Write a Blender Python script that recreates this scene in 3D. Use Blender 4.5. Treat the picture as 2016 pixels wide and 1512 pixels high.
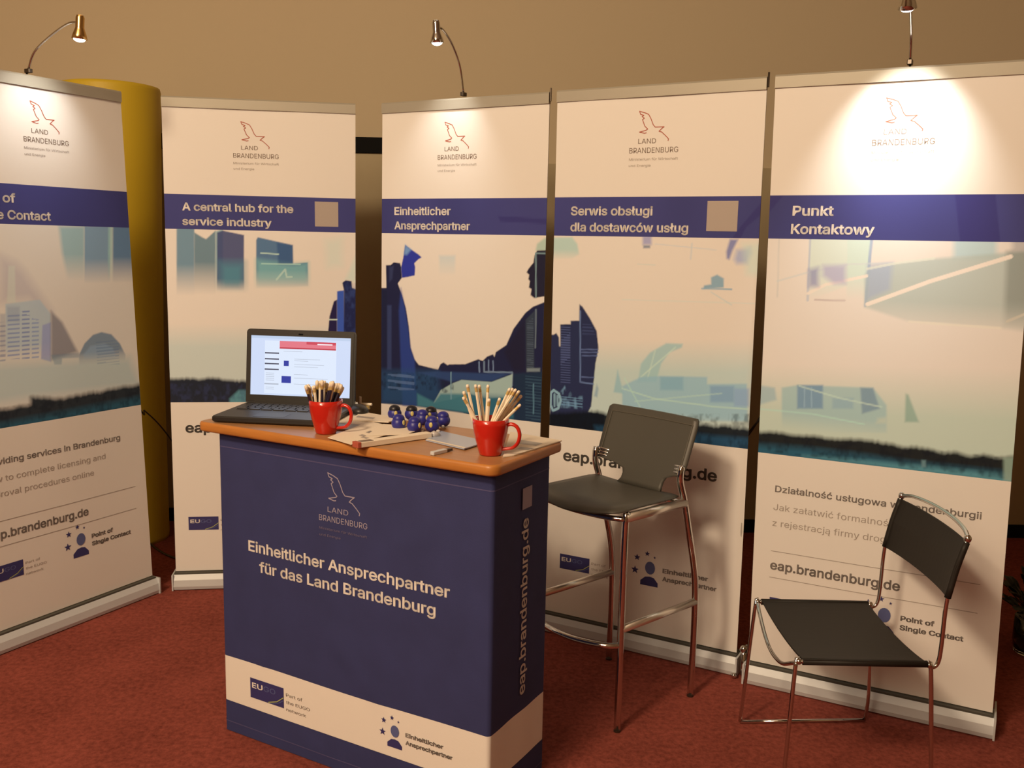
import bpy, math, random
import numpy as np
from mathutils import Vector, Matrix
# ------------------------------------------------------------------ clear
for o in list(bpy.data.objects): bpy.data.objects.remove(o)
SC = bpy.context.scene
COL = SC.collection
# ------------------------------------------------------------------ camera
F, PITCH, ROLL, HC = (1864.491613, 0.145837, 0.019992, 1.514465)
cam = bpy.data.cameras.new('camera'); cam.sensor_width = 36; cam.sensor_fit = 'HORIZONTAL'
cam.lens = F/2016*36; cam.clip_start = .05
co = bpy.data.objects.new('camera', cam); COL.objects.link(co); SC.camera = co
fwd = Vector((0, math.cos(PITCH), -math.sin(PITCH))); up0 = Vector((0, math.sin(PITCH), math.cos(PITCH))); rt0 = Vector((1, 0, 0))
rt = rt0*math.cos(ROLL) + up0*math.sin(ROLL); up = up0*math.cos(ROLL) - rt0*math.sin(ROLL)
m = Matrix((rt, up, -fwd)).transposed().to_4x4(); m.translation = Vector((0, 0, HC)); co.matrix_world = m
# ------------------------------------------------------------------ world, lights, exposure
wd = bpy.data.worlds.new('world'); SC.world = wd; wd.use_nodes = True
wd.node_tree.nodes['Background'].inputs[0].default_value = (1, .72, .5, 1)
wd.node_tree.nodes['Background'].inputs[1].default_value = .05
SC.view_settings.view_transform = 'Standard'; SC.view_settings.look = 'None'
SC.view_settings.exposure = 0; SC.view_settings.gamma = 1; SC.view_settings.use_curve_mapping = False
def area(name, loc, tgt, size, power, col):
    l = bpy.data.lights.new(name, 'AREA'); l.shape = 'DISK'; l.size = size; l.energy = power; l.color = col
    o = bpy.data.objects.new(name, l); COL.objects.link(o); o.location = loc
    o.rotation_euler = (Vector(tgt)-Vector(loc)).to_track_quat('-Z', 'Y').to_euler(); return o
WARM = (1, .735, .475)
area('ceiling_light_main', (-2.1, -.5, 3.9), (.2, 3.2, .8), .6, 132, WARM)
area('fill_light_rear', (-2.4, -2.2, 3.3), (.9, 3.4, .6), 1.6, 108, (1, .735, .475))  # added unseen fill behind the camera, brightens banners and counter front
area('fill_light_wide', (-1.6, .4, 4.1), (-.6, 2.9, 1), 2.0, 32, (1, .735, .475))  # added wide overhead fill without a fixture
# ------------------------------------------------------------------ colour helpers
def lin1(c):
    c = c/255.0
    return c/12.92 if c <= .04045 else ((c+.055)/1.055)**2.4
def lin(rgb): return tuple(lin1(c) for c in rgb)
def seen(rgb, white, k=.80):
    return tuple(min(.86, k*a/b) for a, b in zip(lin(rgb), lin(white)))
# ------------------------------------------------------------------ materials
def mat(name, col, rough=.6, metal=0, noise=None, bump=None, emit=None, trans=0, coat=0, spec=None):
    M = bpy.data.materials.new(name); M.use_nodes = True
    nt = M.node_tree; b = nt.nodes['Principled BSDF']
    b.inputs['Base Color'].default_value = (*col, 1); b.inputs['Roughness'].default_value = rough
    b.inputs['Metallic'].default_value = metal
    if spec is not None: b.inputs['Specular IOR Level'].default_value = spec
    if coat: b.inputs['Coat Weight'].default_value = coat
    if trans: b.inputs['Transmission Weight'].default_value = trans
    if emit:
        b.inputs['Emission Color'].default_value = (*emit[0], 1); b.inputs['Emission Strength'].default_value = emit[1]
    tc = nt.nodes.new('ShaderNodeTexCoord')
    if noise:   # (scale, amount, stretch)
        sc, amt, st = noise
        mp = nt.nodes.new('ShaderNodeMapping'); mp.inputs['Scale'].default_value = st
        nz = nt.nodes.new('ShaderNodeTexNoise'); nz.inputs['Scale'].default_value = sc; nz.inputs['Detail'].default_value = 5
        rp = nt.nodes.new('ShaderNodeMapRange'); rp.inputs[1].default_value = .3; rp.inputs[2].default_value = .7
        rp.inputs[3].default_value = 1-amt; rp.inputs[4].default_value = 1+amt
        mx = nt.nodes.new('ShaderNodeVectorMath'); mx.operation = 'SCALE'; mx.inputs[0].default_value = col
        nt.links.new(tc.outputs['Object'], mp.inputs[0]); nt.links.new(mp.outputs[0], nz.inputs['Vector'])
        nt.links.new(nz.outputs['Fac'], rp.inputs[0]); nt.links.new(rp.outputs[0], mx.inputs['Scale'])
        nt.links.new(mx.outputs[0], b.inputs['Base Color'])
    if bump:    # (scale, strength, distance)
        nz = nt.nodes.new('ShaderNodeTexNoise'); nz.inputs['Scale'].default_value = bump[0]; nz.inputs['Detail'].default_value = 3
        bp = nt.nodes.new('ShaderNodeBump'); bp.inputs['Strength'].default_value = bump[1]; bp.inputs['Distance'].default_value = bump[2]
        nt.links.new(tc.outputs['Object'], nz.inputs['Vector']); nt.links.new(nz.outputs['Fac'], bp.inputs['Height'])
        nt.links.new(bp.outputs[0], b.inputs['Normal'])
    return M
M = {}
M['wall'] = mat('wall_paint', (.50, .42, .29), .9, bump=(60, .15, .002))
M['board_and_shade'] = mat('dark_board_and_wall_shade', (.38, .32, .20), .7, noise=(3, .12, (1, 1, .2)))  # brown of the left board; on the right, wall shade put into colour
M['flat_black'] = mat('matt_black', (.006, .006, .006), .8, spec=.1)
M['ceil'] = mat('ceiling_paint', (.55, .5, .42), .9)
M['alu'] = mat('brushed_aluminium', (.60, .64, .68), .5, .15)
M['alu_dark'] = mat('aluminium_groove', (.07, .07, .06), .6)
M['rail'] = mat('satin_top_rail', (.38, .36, .30), .5, .2)
M['chrome'] = mat('chrome', (.66, .65, .63), .07, 1)
M['satin'] = mat('satin_chrome', (.80, .76, .70), .28, .9)
M['brass'] = mat('brass', (.75, .5, .2), .25, 1)
M['dark_metal'] = mat('dark_metal', (.12, .10, .08), .35, .9)
M['black'] = mat('black_plastic', (.018, .017, .016), .38)
M['navy'] = mat('navy_cover_fabric', (.028, .036, .135), .85, noise=(9, .08, (1, 1, 1)), bump=(420, .25, .001))
M['white_fab'] = mat('white_cover_fabric', (.80, .78, .74), .85, bump=(420, .2, .001))
M['wood'] = mat('beech_laminate', (.40, .20, .082), .36, noise=(6, .10, (1, 14, 8)))
M['wood_edge'] = mat('beech_edge_band', (.45, .18, .04), .4, noise=(5, .10, (2, 2, 20)))
M['red'] = mat('red_glazed_ceramic', (.52, .018, .010), .22, coat=.5)
M['cream'] = mat('cream_pencil_lacquer', (.86, .78, .62), .5)
M['navy_pen'] = mat('navy_pencil_lacquer', (.018, .014, .04), .45)
M['gold'] = mat('ferrule_gold', (.62, .46, .18), .45, .3)
M['eraser'] = mat('eraser_cream', (.86, .76, .62), .8)
M['paper'] = mat('cream_paper', (.80, .72, .60), .8, bump=(30, .1, .001))
M['paper_grey'] = mat('grey_printed_paper', (.42, .40, .38), .5)
M['paper_blue'] = mat('glossy_pale_blue_print', (.38, .44, .58), .28)
M['ink'] = mat('dark_grey_ink', (.06, .055, .05), .7)
M['ink_mid'] = mat('mid_grey_ink', (.22, .20, .19), .7)
M['ink_lt'] = mat('light_grey_ink', (.38, .34, .31), .7)
M['ink_brown'] = mat('logo_grey_ink', (.20, .15, .12), .7)
M['ink_red'] = mat('logo_red_ink', (.42, .09, .055), .7)
M['ink_white'] = mat('white_lettering', (.80, .78, .76), .7)
M['ink_violet'] = mat('pale_violet_print', (.34, .31, .42), .7)
M['ink_dim'] = mat('dim_violet_print', (.16, .14, .24), .7)
M['ink_navy'] = mat('navy_print', (.035, .035, .16), .6)
M['ink_steel'] = mat('steel_blue_print', (.10, .13, .32), .6)
M['swoosh'] = mat('yellow_green_print', (.45, .52, .16), .6)
M['tile'] = mat('plain_pale_tile_print', (.42, .37, .34), .7)
M['seam'] = mat('navy_seam_thread', (.075, .072, .19), .8)
M['leather'] = mat('grey_leatherette', (.072, .070, .060), .45, bump=(260, .12, .001))
M['leather_edge'] = mat('grey_leatherette_seam', (.10, .095, .075), .5)
M['canvas'] = mat('black_seat_leather', (.016, .014, .012), .55, spec=.3, bump=(200, .1, .001))
M['yellow'] = mat('yellow_painted_column', (.56, .40, .02), .55)
M['blueball'] = mat('blue_foam', (.022, .024, .24), .4)
M['darkball'] = mat('black_foam', (.012, .012, .02), .4)
M['spot_y'] = mat('yellow_spot', (.62, .55, .20), .5)
M['film'] = mat('clear_wrapper', (.75, .72, .72), .3, trans=.4)
M['leaf'] = mat('dark_leaf', (.012, .018, .008), .5)
M['glass'] = mat('clear_glass', (.9, .95, .9), .04, trans=1)
M['soil'] = mat('dark_soil', (.02, .014, .01), .9)
M['keys'] = mat('laptop_keys', (.022, .021, .024), .4)
M['laptop'] = mat('dark_grey_laptop_shell', (.018, .017, .017), .42, .1)
M['sticker'] = mat('pale_sticker', (.5, .5, .42), .5)
M['bulb'] = mat('lit_bulb', (1, 1, 1), .3, emit=((1, .95, .86), 18))
def emi(name, rgb): return mat(name, (.01, .01, .01), .25, emit=(lin(rgb), 1.0))
M['carpet'] = None
def carpet():
    Mt = bpy.data.materials.new('red_brown_carpet'); Mt.use_nodes = True; nt = Mt.node_tree; b = nt.nodes['Principled BSDF']
    b.inputs['Roughness'].default_value = .95; b.inputs['Specular IOR Level'].default_value = .1
    tc = nt.nodes.new('ShaderNodeTexCoord')
    n1 = nt.nodes.new('ShaderNodeTexNoise'); n1.inputs['Scale'].default_value = 55; n1.inputs['Detail'].default_value = 6; n1.inputs['Roughness'].default_value = .7
    n2 = nt.nodes.new('ShaderNodeTexNoise'); n2.inputs['Scale'].default_value = 4; n2.inputs['Detail'].default_value = 4
    mx = nt.nodes.new('ShaderNodeMath'); mx.operation = 'MULTIPLY_ADD'; mx.inputs[1].default_value = .35
    cr = nt.nodes.new('ShaderNodeValToRGB'); cr.color_ramp.elements[0].position = .42; cr.color_ramp.elements[1].position = .92
    cr.color_ramp.elements[0].color = (.125, .028, .020, 1); cr.color_ramp.elements[1].color = (.34, .086, .064, 1)
    nt.links.new(tc.outputs['Object'], n1.inputs['Vector']); nt.links.new(tc.outputs['Object'], n2.inputs['Vector'])
    nt.links.new(n2.outputs['Fac'], mx.inputs[0]); nt.links.new(n1.outputs['Fac'], mx.inputs[2])
    nt.links.new(mx.outputs[0], cr.inputs[0]); nt.links.new(cr.outputs[0], b.inputs['Base Color'])
    bp = nt.nodes.new('ShaderNodeBump'); bp.inputs['Strength'].default_value = .6; bp.inputs['Distance'].default_value = .006
    nt.links.new(n1.outputs['Fac'], bp.inputs['Height']); nt.links.new(bp.outputs[0], b.inputs['Normal'])
    return Mt
M['carpet'] = carpet()
def vcol_mat():
    Mt = bpy.data.materials.new('printed_banner_film'); Mt.use_nodes = True; nt = Mt.node_tree; b = nt.nodes['Principled BSDF']
    a = nt.nodes.new('ShaderNodeVertexColor'); a.layer_name = 'print'
    nt.links.new(a.outputs[0], b.inputs['Base Color']); b.inputs['Roughness'].default_value = .55; b.inputs['Specular IOR Level'].default_value = .12
    return Mt
M['print'] = vcol_mat()
# ------------------------------------------------------------------ object helpers
def link(o, parent=None):
    COL.objects.link(o)
    if parent: o.parent = parent
    return o
def mk(name, V, Fc, m, parent=None, smooth=False, mats=None):
    me = bpy.data.meshes.new(name); me.from_pydata([tuple(v) for v in V], [], [tuple(f) for f in Fc])
    me.materials.append(m); me.update()
    if smooth:
        for p in me.polygons: p.use_smooth = True
    return link(bpy.data.objects.new(name, me), parent)
def empty(name, loc=(0, 0, 0), rz=0):
    o = bpy.data.objects.new(name, None); o.empty_display_size = .1; COL.objects.link(o); o.location = loc; o.rotation_euler = (0, 0, rz); return o
def tag(o, label=None, cat=None, group=None, kind=None):
    if label: o['label'] = label
    if cat: o['category'] = cat
    if group: o['group'] = group
    if kind: o['kind'] = kind
    return o
class G:
    def __init__(s): s.V = []; s.F = []
    def add(s, V, Fc):
        n = len(s.V); s.V += [tuple(v) for v in V]; s.F += [tuple(i+n for i in f) for f in Fc]; return s
    def obj(s, name, m, parent=None, smooth=False): return mk(name, s.V, s.F, m, parent, smooth)
def box(x0, x1, y0, y1, z0, z1, bv=0):
    if bv <= 0:
        V = [(x, y, z) for z in (z0, z1) for y in (y0, y1) for x in (x0, x1)]
        return V, [(0, 2, 3, 1), (4, 5, 7, 6), (0, 1, 5, 4), (2, 6, 7, 3), (0, 4, 6, 2), (1, 3, 7, 5)]
    # rounded outline in plan (4 segs a corner) and chamfered top and bottom
    def ring(i, z):
        r = max(bv, .0001); R = []
        for cx, cy, a0 in ((x1-r, y1-r, 0), (x0+r, y1-r, 90), (x0+r, y0+r, 180), (x1-r, y0+r, 270)):
            for k in range(5):
                a = math.radians(a0+k*22.5); R.append((cx+(r-i)*math.cos(a), cy+(r-i)*math.sin(a), z))
        return R
    c = min(bv*.35, (z1-z0)*.3)
    rs = [ring(c, z0), ring(0, z0+c), ring(0, z1-c), ring(c, z1)]
    V = sum(rs, []); n = 20; Fc = []
    for k in range(3):
        for i in range(n): j = (i+1) % n; Fc.append((k*n+i, k*n+j, (k+1)*n+j, (k+1)*n+i))
    Fc.append(tuple(range(n-1, -1, -1))); Fc.append(tuple(range(3*n, 4*n)))
    return V, Fc
def smooth_path(P, n=6):
    P = [Vector(p) for p in P]
    if len(P) < 3: return P
    Q = [P[0]*2-P[1]]+P+[P[-1]*2-P[-2]]; R = []
    for i in range(1, len(Q)-2):
        for k in range(n):
            t = k/n; a, b, c, d = Q[i-1], Q[i], Q[i+1], Q[i+2]
            R.append(.5*((2*b)+(c-a)*t+(2*a-5*b+4*c-d)*t*t+(3*b-a-3*c+d)*t**3))
    R.append(P[-1]); return R
def tube(P, r, n=10, sm=0, sq=1.0):
    if sm: P = smooth_path(P, sm)
    P = [Vector(p) for p in P]; V = []; Fc = []
    t0 = (P[1]-P[0]).normalized(); u = t0.orthogonal().normalized()
    for i, p in enumerate(P):
        t = ((P[min(i+1, len(P)-1)]-P[max(i-1, 0)])).normalized()
        u = (u-t*u.dot(t)).normalized(); w = t.cross(u)
        rr = r[i] if isinstance(r, (list, tuple)) else r
        for k in range(n):
            a = 2*math.pi*k/n; V.append(p+u*math.cos(a)*rr+w*math.sin(a)*rr*sq)
    for i in range(len(P)-1):
        for k in range(n): j = (k+1) % n; Fc.append((i*n+k, i*n+j, (i+1)*n+j, (i+1)*n+k))
    Fc.append(tuple(range(n-1, -1, -1))); Fc.append(tuple(range((len(P)-1)*n, len(P)*n)))
    return V, Fc
def lathe(prof, n=28, c=(0, 0, 0), cap=True):
    V = []; Fc = []
    for r, z in prof:
        for k in range(n): a = 2*math.pi*k/n; V.append((c[0]+r*math.cos(a), c[1]+r*math.sin(a), c[2]+z))
    for i in range(len(prof)-1):
        for k in range(n): j = (k+1) % n; Fc.append((i*n+k, i*n+j, (i+1)*n+j, (i+1)*n+k))
    if cap: Fc.append(tuple(range(n-1, -1, -1))); Fc.append(tuple(range((len(prof)-1)*n, len(prof)*n)))
    return V, Fc
def ball(c, rx, ry, rz, n=14, m_=9):
    V = [(c[0], c[1], c[2]-rz)]; Fc = []
    for i in range(1, m_):
        a = -math.pi/2+math.pi*i/m_
        for k in range(n): b = 2*math.pi*k/n; V.append((c[0]+rx*math.cos(a)*math.cos(b), c[1]+ry*math.cos(a)*math.sin(b), c[2]+rz*math.sin(a)))
    V.append((c[0], c[1], c[2]+rz)); T = len(V)-1
    for k in range(n): Fc.append((0, 1+(k+1) % n, 1+k))
    for i in range(m_-2):
        for k in range(n): j = (k+1) % n; Fc.append((1+i*n+k, 1+i*n+j, 1+(i+1)*n+j, 1+(i+1)*n+k))
    for k in range(n): Fc.append((T, 1+(m_-2)*n+k, 1+(m_-2)*n+(k+1) % n))
    return V, Fc
def rot_to(V, d, at):    # local +z -> d, then move
    q = Vector(d).normalized().to_track_quat('Z', 'Y'); return [q@Vector(v)+Vector(at) for v in V]
# ------------------------------------------------------------------ lettering
def font():
    import os
    for p in (os.path.join(bpy.utils.resource_path('LOCAL'), 'datafiles', 'fonts', 'Inter.woff2'),
              os.path.join(bpy.utils.system_resource('DATAFILES'), 'fonts', 'Inter.woff2')):
        try:
            if os.path.exists(p): return bpy.data.fonts.load(p)
        except Exception: pass
    return None
FONT = font()
def text_mesh(s, bold=0.0, shear=0, space=1.0):
    """glyph outlines filled contour by contour; bold adds a stroke along every contour"""
    from mathutils.geometry import tessellate_polygon
    c = bpy.data.curves.new('t', 'FONT'); c.body = s; c.size = 1; c.resolution_u = 3; c.fill_mode = 'NONE'; c.space_character = space
    if FONT: c.font = FONT
    o = bpy.data.objects.new('t', c); COL.objects.link(o); bpy.context.view_layer.update()
    me = bpy.data.meshes.new_from_object(o.evaluated_get(bpy.context.evaluated_depsgraph_get()))
    P = [(v.co.x, v.co.y) for v in me.vertices]; nb = {}
    E = [tuple(e.vertices) for e in me.edges]
    bpy.data.objects.remove(o); bpy.data.curves.remove(c); bpy.data.meshes.remove(me)
    for i, j in E: nb.setdefault(i, []).append(j); nb.setdefault(j, []).append(i)
    seen_ = set(); loops = []
    for st_ in sorted(nb):
        if st_ in seen_: continue
        lp_ = [st_]; seen_.add(st_); cur = st_
        while True:
            nx_ = [k for k in nb[cur] if k not in seen_]
            if not nx_: break
            cur = (cur+1) if (cur+1) in nx_ else nx_[0]; seen_.add(cur); lp_.append(cur)
        loops.append([P[k] for k in lp_])
    def ar(L): return sum(L[i][0]*L[(i+1) % len(L)][1]-L[(i+1) % len(L)][0]*L[i][1] for i in range(len(L)))/2
    def ins(p, L):
        r_ = False
        for i in range(len(L)):
            (x0, y0), (x1, y1) = L[i], L[(i+1) % len(L)]
            if (y0 > p[1]) != (y1 > p[1]) and p[0] < x0+(p[1]-y0)*(x1-x0)/(y1-y0): r_ = not r_
        return r_
    A = [ar(L) for L in loops]; sg = -1 if sum(A) < 0 else 1
    outs = [i for i in range(len(loops)) if A[i]*sg > 0]; holes = {i: [] for i in outs}
    for i in range(len(loops)):
        if A[i]*sg < 0:
            cand = [k for k in outs if ins(loops[i][0], loops[k])]
            if cand: holes[min(cand, key=lambda k: abs(A[k]))].append(i)
    V = []; Fc = []
    for i in outs:
        pl = [loops[i]]+[loops[k] for k in holes[i]]; base = len(V); V += [p for L in pl for p in L]
        for tr in tessellate_polygon([[Vector((x, y, 0)) for x, y in L] for L in pl]): Fc.append(tuple(base+k for k in tr))
    if bold > 0:
        for L in loops:
            n = len(L)
            for i in range(n):
                a_ = Vector(L[i]); b_ = Vector(L[(i+1) % n]); d_ = b_-a_
                if d_.length < 1e-6: continue
                d_.normalize(); q_ = Vector((-d_.y, d_.x))*bold; e_ = d_*bold*.6; k = len(V)
                V += [tuple(a_-q_-e_), tuple(b_-q_+e_), tuple(b_+q_+e_), tuple(a_+q_-e_)]; Fc.append((k, k+1, k+2, k+3))
    # same winding for every face, facing the reader
    R_ = []
    for f in Fc:
        s2 = sum(V[f[i]][0]*V[f[(i+1) % len(f)]][1]-V[f[(i+1) % len(f)]][0]*V[f[i]][1] for i in range(len(f)))
        R_.append(f if s2 > 0 else f[::-1])
    return np.array([(x, y, 0) for x, y in V]).reshape(-1, 3), R_
def put_text(s, u0, u1, v, h, fn, m, parent, bold=.012, off=.0009, name='lettering', space=1.0):
    """text from u0 to u1 along the width, baseline v, cap height h, mapped by fn(u, v, off)"""
    V, Fc = text_mesh(s, bold, space=space)
    x0, x1 = V[:, 0].min(), V[:, 0].max(); k = h/.727
    P = [fn(u0+(a[0]-x0)/(x1-x0)*(u1-u0), v+a[1]*k, off) for a in V]
    o = mk(name, P, Fc, m, parent); return o
def ribbon(P, w, fn, off=.0009):
    V = []; Fc = []
    for i in range(len(P)-1):
        a = Vector((P[i][0], P[i][1])); b = Vector((P[i+1][0], P[i+1][1])); d = (b-a)
        if d.length < 1e-6: continue
        d.normalize(); n = Vector((-d.y, d.x))*w/2; a = a-d*w*.3; b = b+d*w*.3; k = len(V)
        for q in (a-n, b-n, b+n, a+n): V.append(fn(q.x, q.y, off))
        Fc.append((k, k+1, k+2, k+3))
    return V, Fc
def flat(P, fn, off=.0009): return [fn(u, v, off) for u, v in P], [tuple(range(len(P)))]
def star(cx, cy, r):
    return [(cx+(r if k % 2 == 0 else r*.42)*math.sin(math.pi*k/5), cy+(r if k % 2 == 0 else r*.42)*math.cos(math.pi*k/5)) for k in range(10)]
BIRD = [[(-0.0499, 0.0522), (-0.0307, 0.0466), (-0.0153, 0.0401), (-0.0061, 0.025), (0.0032, 0.0038), (0.0111, -0.0048), (0.0439, -0.0047), (0.0366, -0.0096), (0.0258, -0.0196), (0.0362, -0.0226), (0.0517, -0.0361), (0.0624, -0.0468), (0.0608, -0.0528)], [(-0.0499, 0.0522), (-0.0457, 0.0416), (-0.0331, 0.0375), (-0.0396, 0.0335), (-0.0309, 0.0279), (-0.0377, 0.0229), (-0.0331, 0.0123), (-0.0278, -0.0001), (-0.017, -0.0101), (-0.0225, -0.0142), (-0.0471, -0.0199), (-0.0278, -0.0245), (-0.0212, -0.023)]]
def bird(cx, cy, k, fn, m, parent, w=.0028):
    g = G()
    for pl in BIRD: g.add(*ribbon([(cx+x*k, cy+y*k) for x, y in pl], w, fn))
    return g.obj('bird_logo', m, parent)
def eugo(u, v, k, fn, parent, ink):
    """network logo, u = left edge, v = bottom of the navy box, k = box width"""
    mk('logo_box', *flat([(u, v), (u+k, v), (u+k, v+k*.47), (u, v+k*.47)], fn, .0008), M['ink_navy'], parent)
    mk('logo_swoosh', *ribbon([(u+k*.55, v+k*.02), (u+k*.80, v+k*.10), (u+k*.99, v+k*.24)], k*.018, fn, .0013), M['swoosh'], parent)
    mk('logo_swoosh', *ribbon([(u+k*.62, v+k*.015), (u+k*.83, v+k*.07), (u+k*.99, v+k*.17)], k*.014, fn, .0013), M['ink_steel'], parent)
    put_text('EU', u+k*.06, u+k*.38, v+k*.25, k*.17, fn, M['ink_white'], parent, .02, .0013)
    put_text('GO', u+k*.41, u+k*.76, v+k*.25, k*.17, fn, M['ink_steel'], parent, -.012, .0013)
    for i, (t, f) in enumerate((('Part of', .47), ('the EUGO', .68), ('network', .57))):
        put_text(t, u+k*1.07, u+k*(1.07+f), v+k*(.30-.17*i), k*.105, fn, ink, parent, -.005)
def contact(u, v, k, fn, parent, lines, ink):
    """bust with four stars; u,v = left-bottom of the figure"""
    for sx, sy, r in ((.06, .32, .085), (.10, .62, .07), (.34, .74, .055), (.52, .68, .03)): mk('logo_star', *flat(star(u+k*sx, v+k*sy, k*r*1.15), fn), M['ink_navy'], parent)
    hd = [(u+k*(.42+.12*math.cos(a)), v+k*(.42+.15*math.sin(a))) for a in [2*math.pi*i/16 for i in range(16)]]
    bd = [(u+k*.20, v), (u+k*.62, v), (u+k*.62, v+k*.09), (u+k*.52, v+k*.2), (u+k*.42, v+k*.22), (u+k*.31, v+k*.2), (u+k*.20, v+k*.1)]
    mk('logo_figure_body', *flat(bd, fn, .0009), M['ink_navy'], parent); mk('logo_figure_head', *flat(hd, fn, .0012), M['ink_steel'], parent)
    for i, (t, f) in enumerate(lines): put_text(t, u+k*.72, u+k*(.72+f), v+k*(.37-.19*i), k*.135, fn, ink, parent, .032)
# ------------------------------------------------------------------ setting
WY = 5.0
def struct(o): o['kind'] = 'structure'; return o
struct(mk('floor', *box(-5, 5, -3, WY+.1, -.1, 0), M['carpet']))
struct(mk('wall_back', *box(-5, 5, WY, WY+.12, 0, 4.3), M['wall']))
struct(mk('wall_left', *box(-5.1, -5, -3, WY, 0, 4.3), M['wall']))
struct(mk('wall_right', *box(5, 5.1, -3, WY, 0, 4.3), M['wall']))
struct(mk('wall_front', *box(-5, 5, -3.1, -3, 0, 4.3), M['wall']))
struct(mk('ceiling', *box(-5, 5, -3, WY, 4.3, 4.4), M['ceil']))
wb = struct(mk('trim_1', *box(-2.6, .10, WY-.03, WY, .0, 1.965), M['board_and_shade']))
struct(mk('trim_2', *box(-2.6, .10, WY-.045, WY, 1.965, 2.043, .004), M['flat_black']))  # black strip along the top of the board
struct(mk('wall_shade_panel', *box(.10, 4.9, WY-.03, WY, .0, 1.93), M['board_and_shade']))  # added panel where the wall is only shaded; its brown paints that shade
struct(mk('baseboard_back', *box(-5, 5, WY-.045, WY-.03, 0, .07), M['flat_black']))
# ------------------------------------------------------------------ printed artwork of the banners
def sdf(poly, X, Y):
    d = np.full(X.shape, 1e9); ins = np.zeros(X.shape, bool); n = len(poly)
    for i in range(n):
        ax, ay = poly[i]; bx, by = poly[(i+1) % n]; ex, ey = bx-ax, by-ay
        t = np.clip(((X-ax)*ex+(Y-ay)*ey)/(ex*ex+ey*ey+1e-12), 0, 1)
        d = np.minimum(d, (X-ax-t*ex)**2+(Y-ay-t*ey)**2)
        c = ((ay > Y) != (by > Y)); 
        with np.errstate(divide='ignore', invalid='ignore'): xi = ax+(Y-ay)*ex/(ey if abs(ey) > 1e-12 else 1e-12)
        ins ^= c & (X < xi)
    d = np.sqrt(d); return np.where(ins, d, -d)
def ldist(P, X, Y):
    d = np.full(X.shape, 1e9)
    for (ax, ay), (bx, by) in zip(P[:-1], P[1:]):
        ex, ey = bx-ax, by-ay; t = np.clip(((X-ax)*ex+(Y-ay)*ey)/(ex*ex+ey*ey+1e-12), 0, 1)
        d = np.minimum(d, np.hypot(X-ax-t*ex, Y-ay-t*ey))
    return d
def vnoise(X, Y, sx, sy, seed):
    r = np.random.RandomState(seed); g = r.rand(64, 64); x = X*sx+7; y = Y*sy+7
    xi = np.floor(x).astype(int); yi = np.floor(y).astype(int); fx = x-xi; fy = y-yi
    fx = fx*fx*(3-2*fx); fy = fy*fy*(3-2*fy); a = lambda i, j: g[i % 64, j % 64]
    return (a(xi, yi)*(1-fx)+a(xi+1, yi)*fx)*(1-fy)+(a(xi, yi+1)*(1-fx)+a(xi+1, yi+1)*fx)*fy
BW = 0.7737; Z_BT, Z_BB, Z_IM, Z_BASE, Z_TOP = (1.6943, 1.5525, 0.8253, 0.0838, 2.08)
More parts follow.
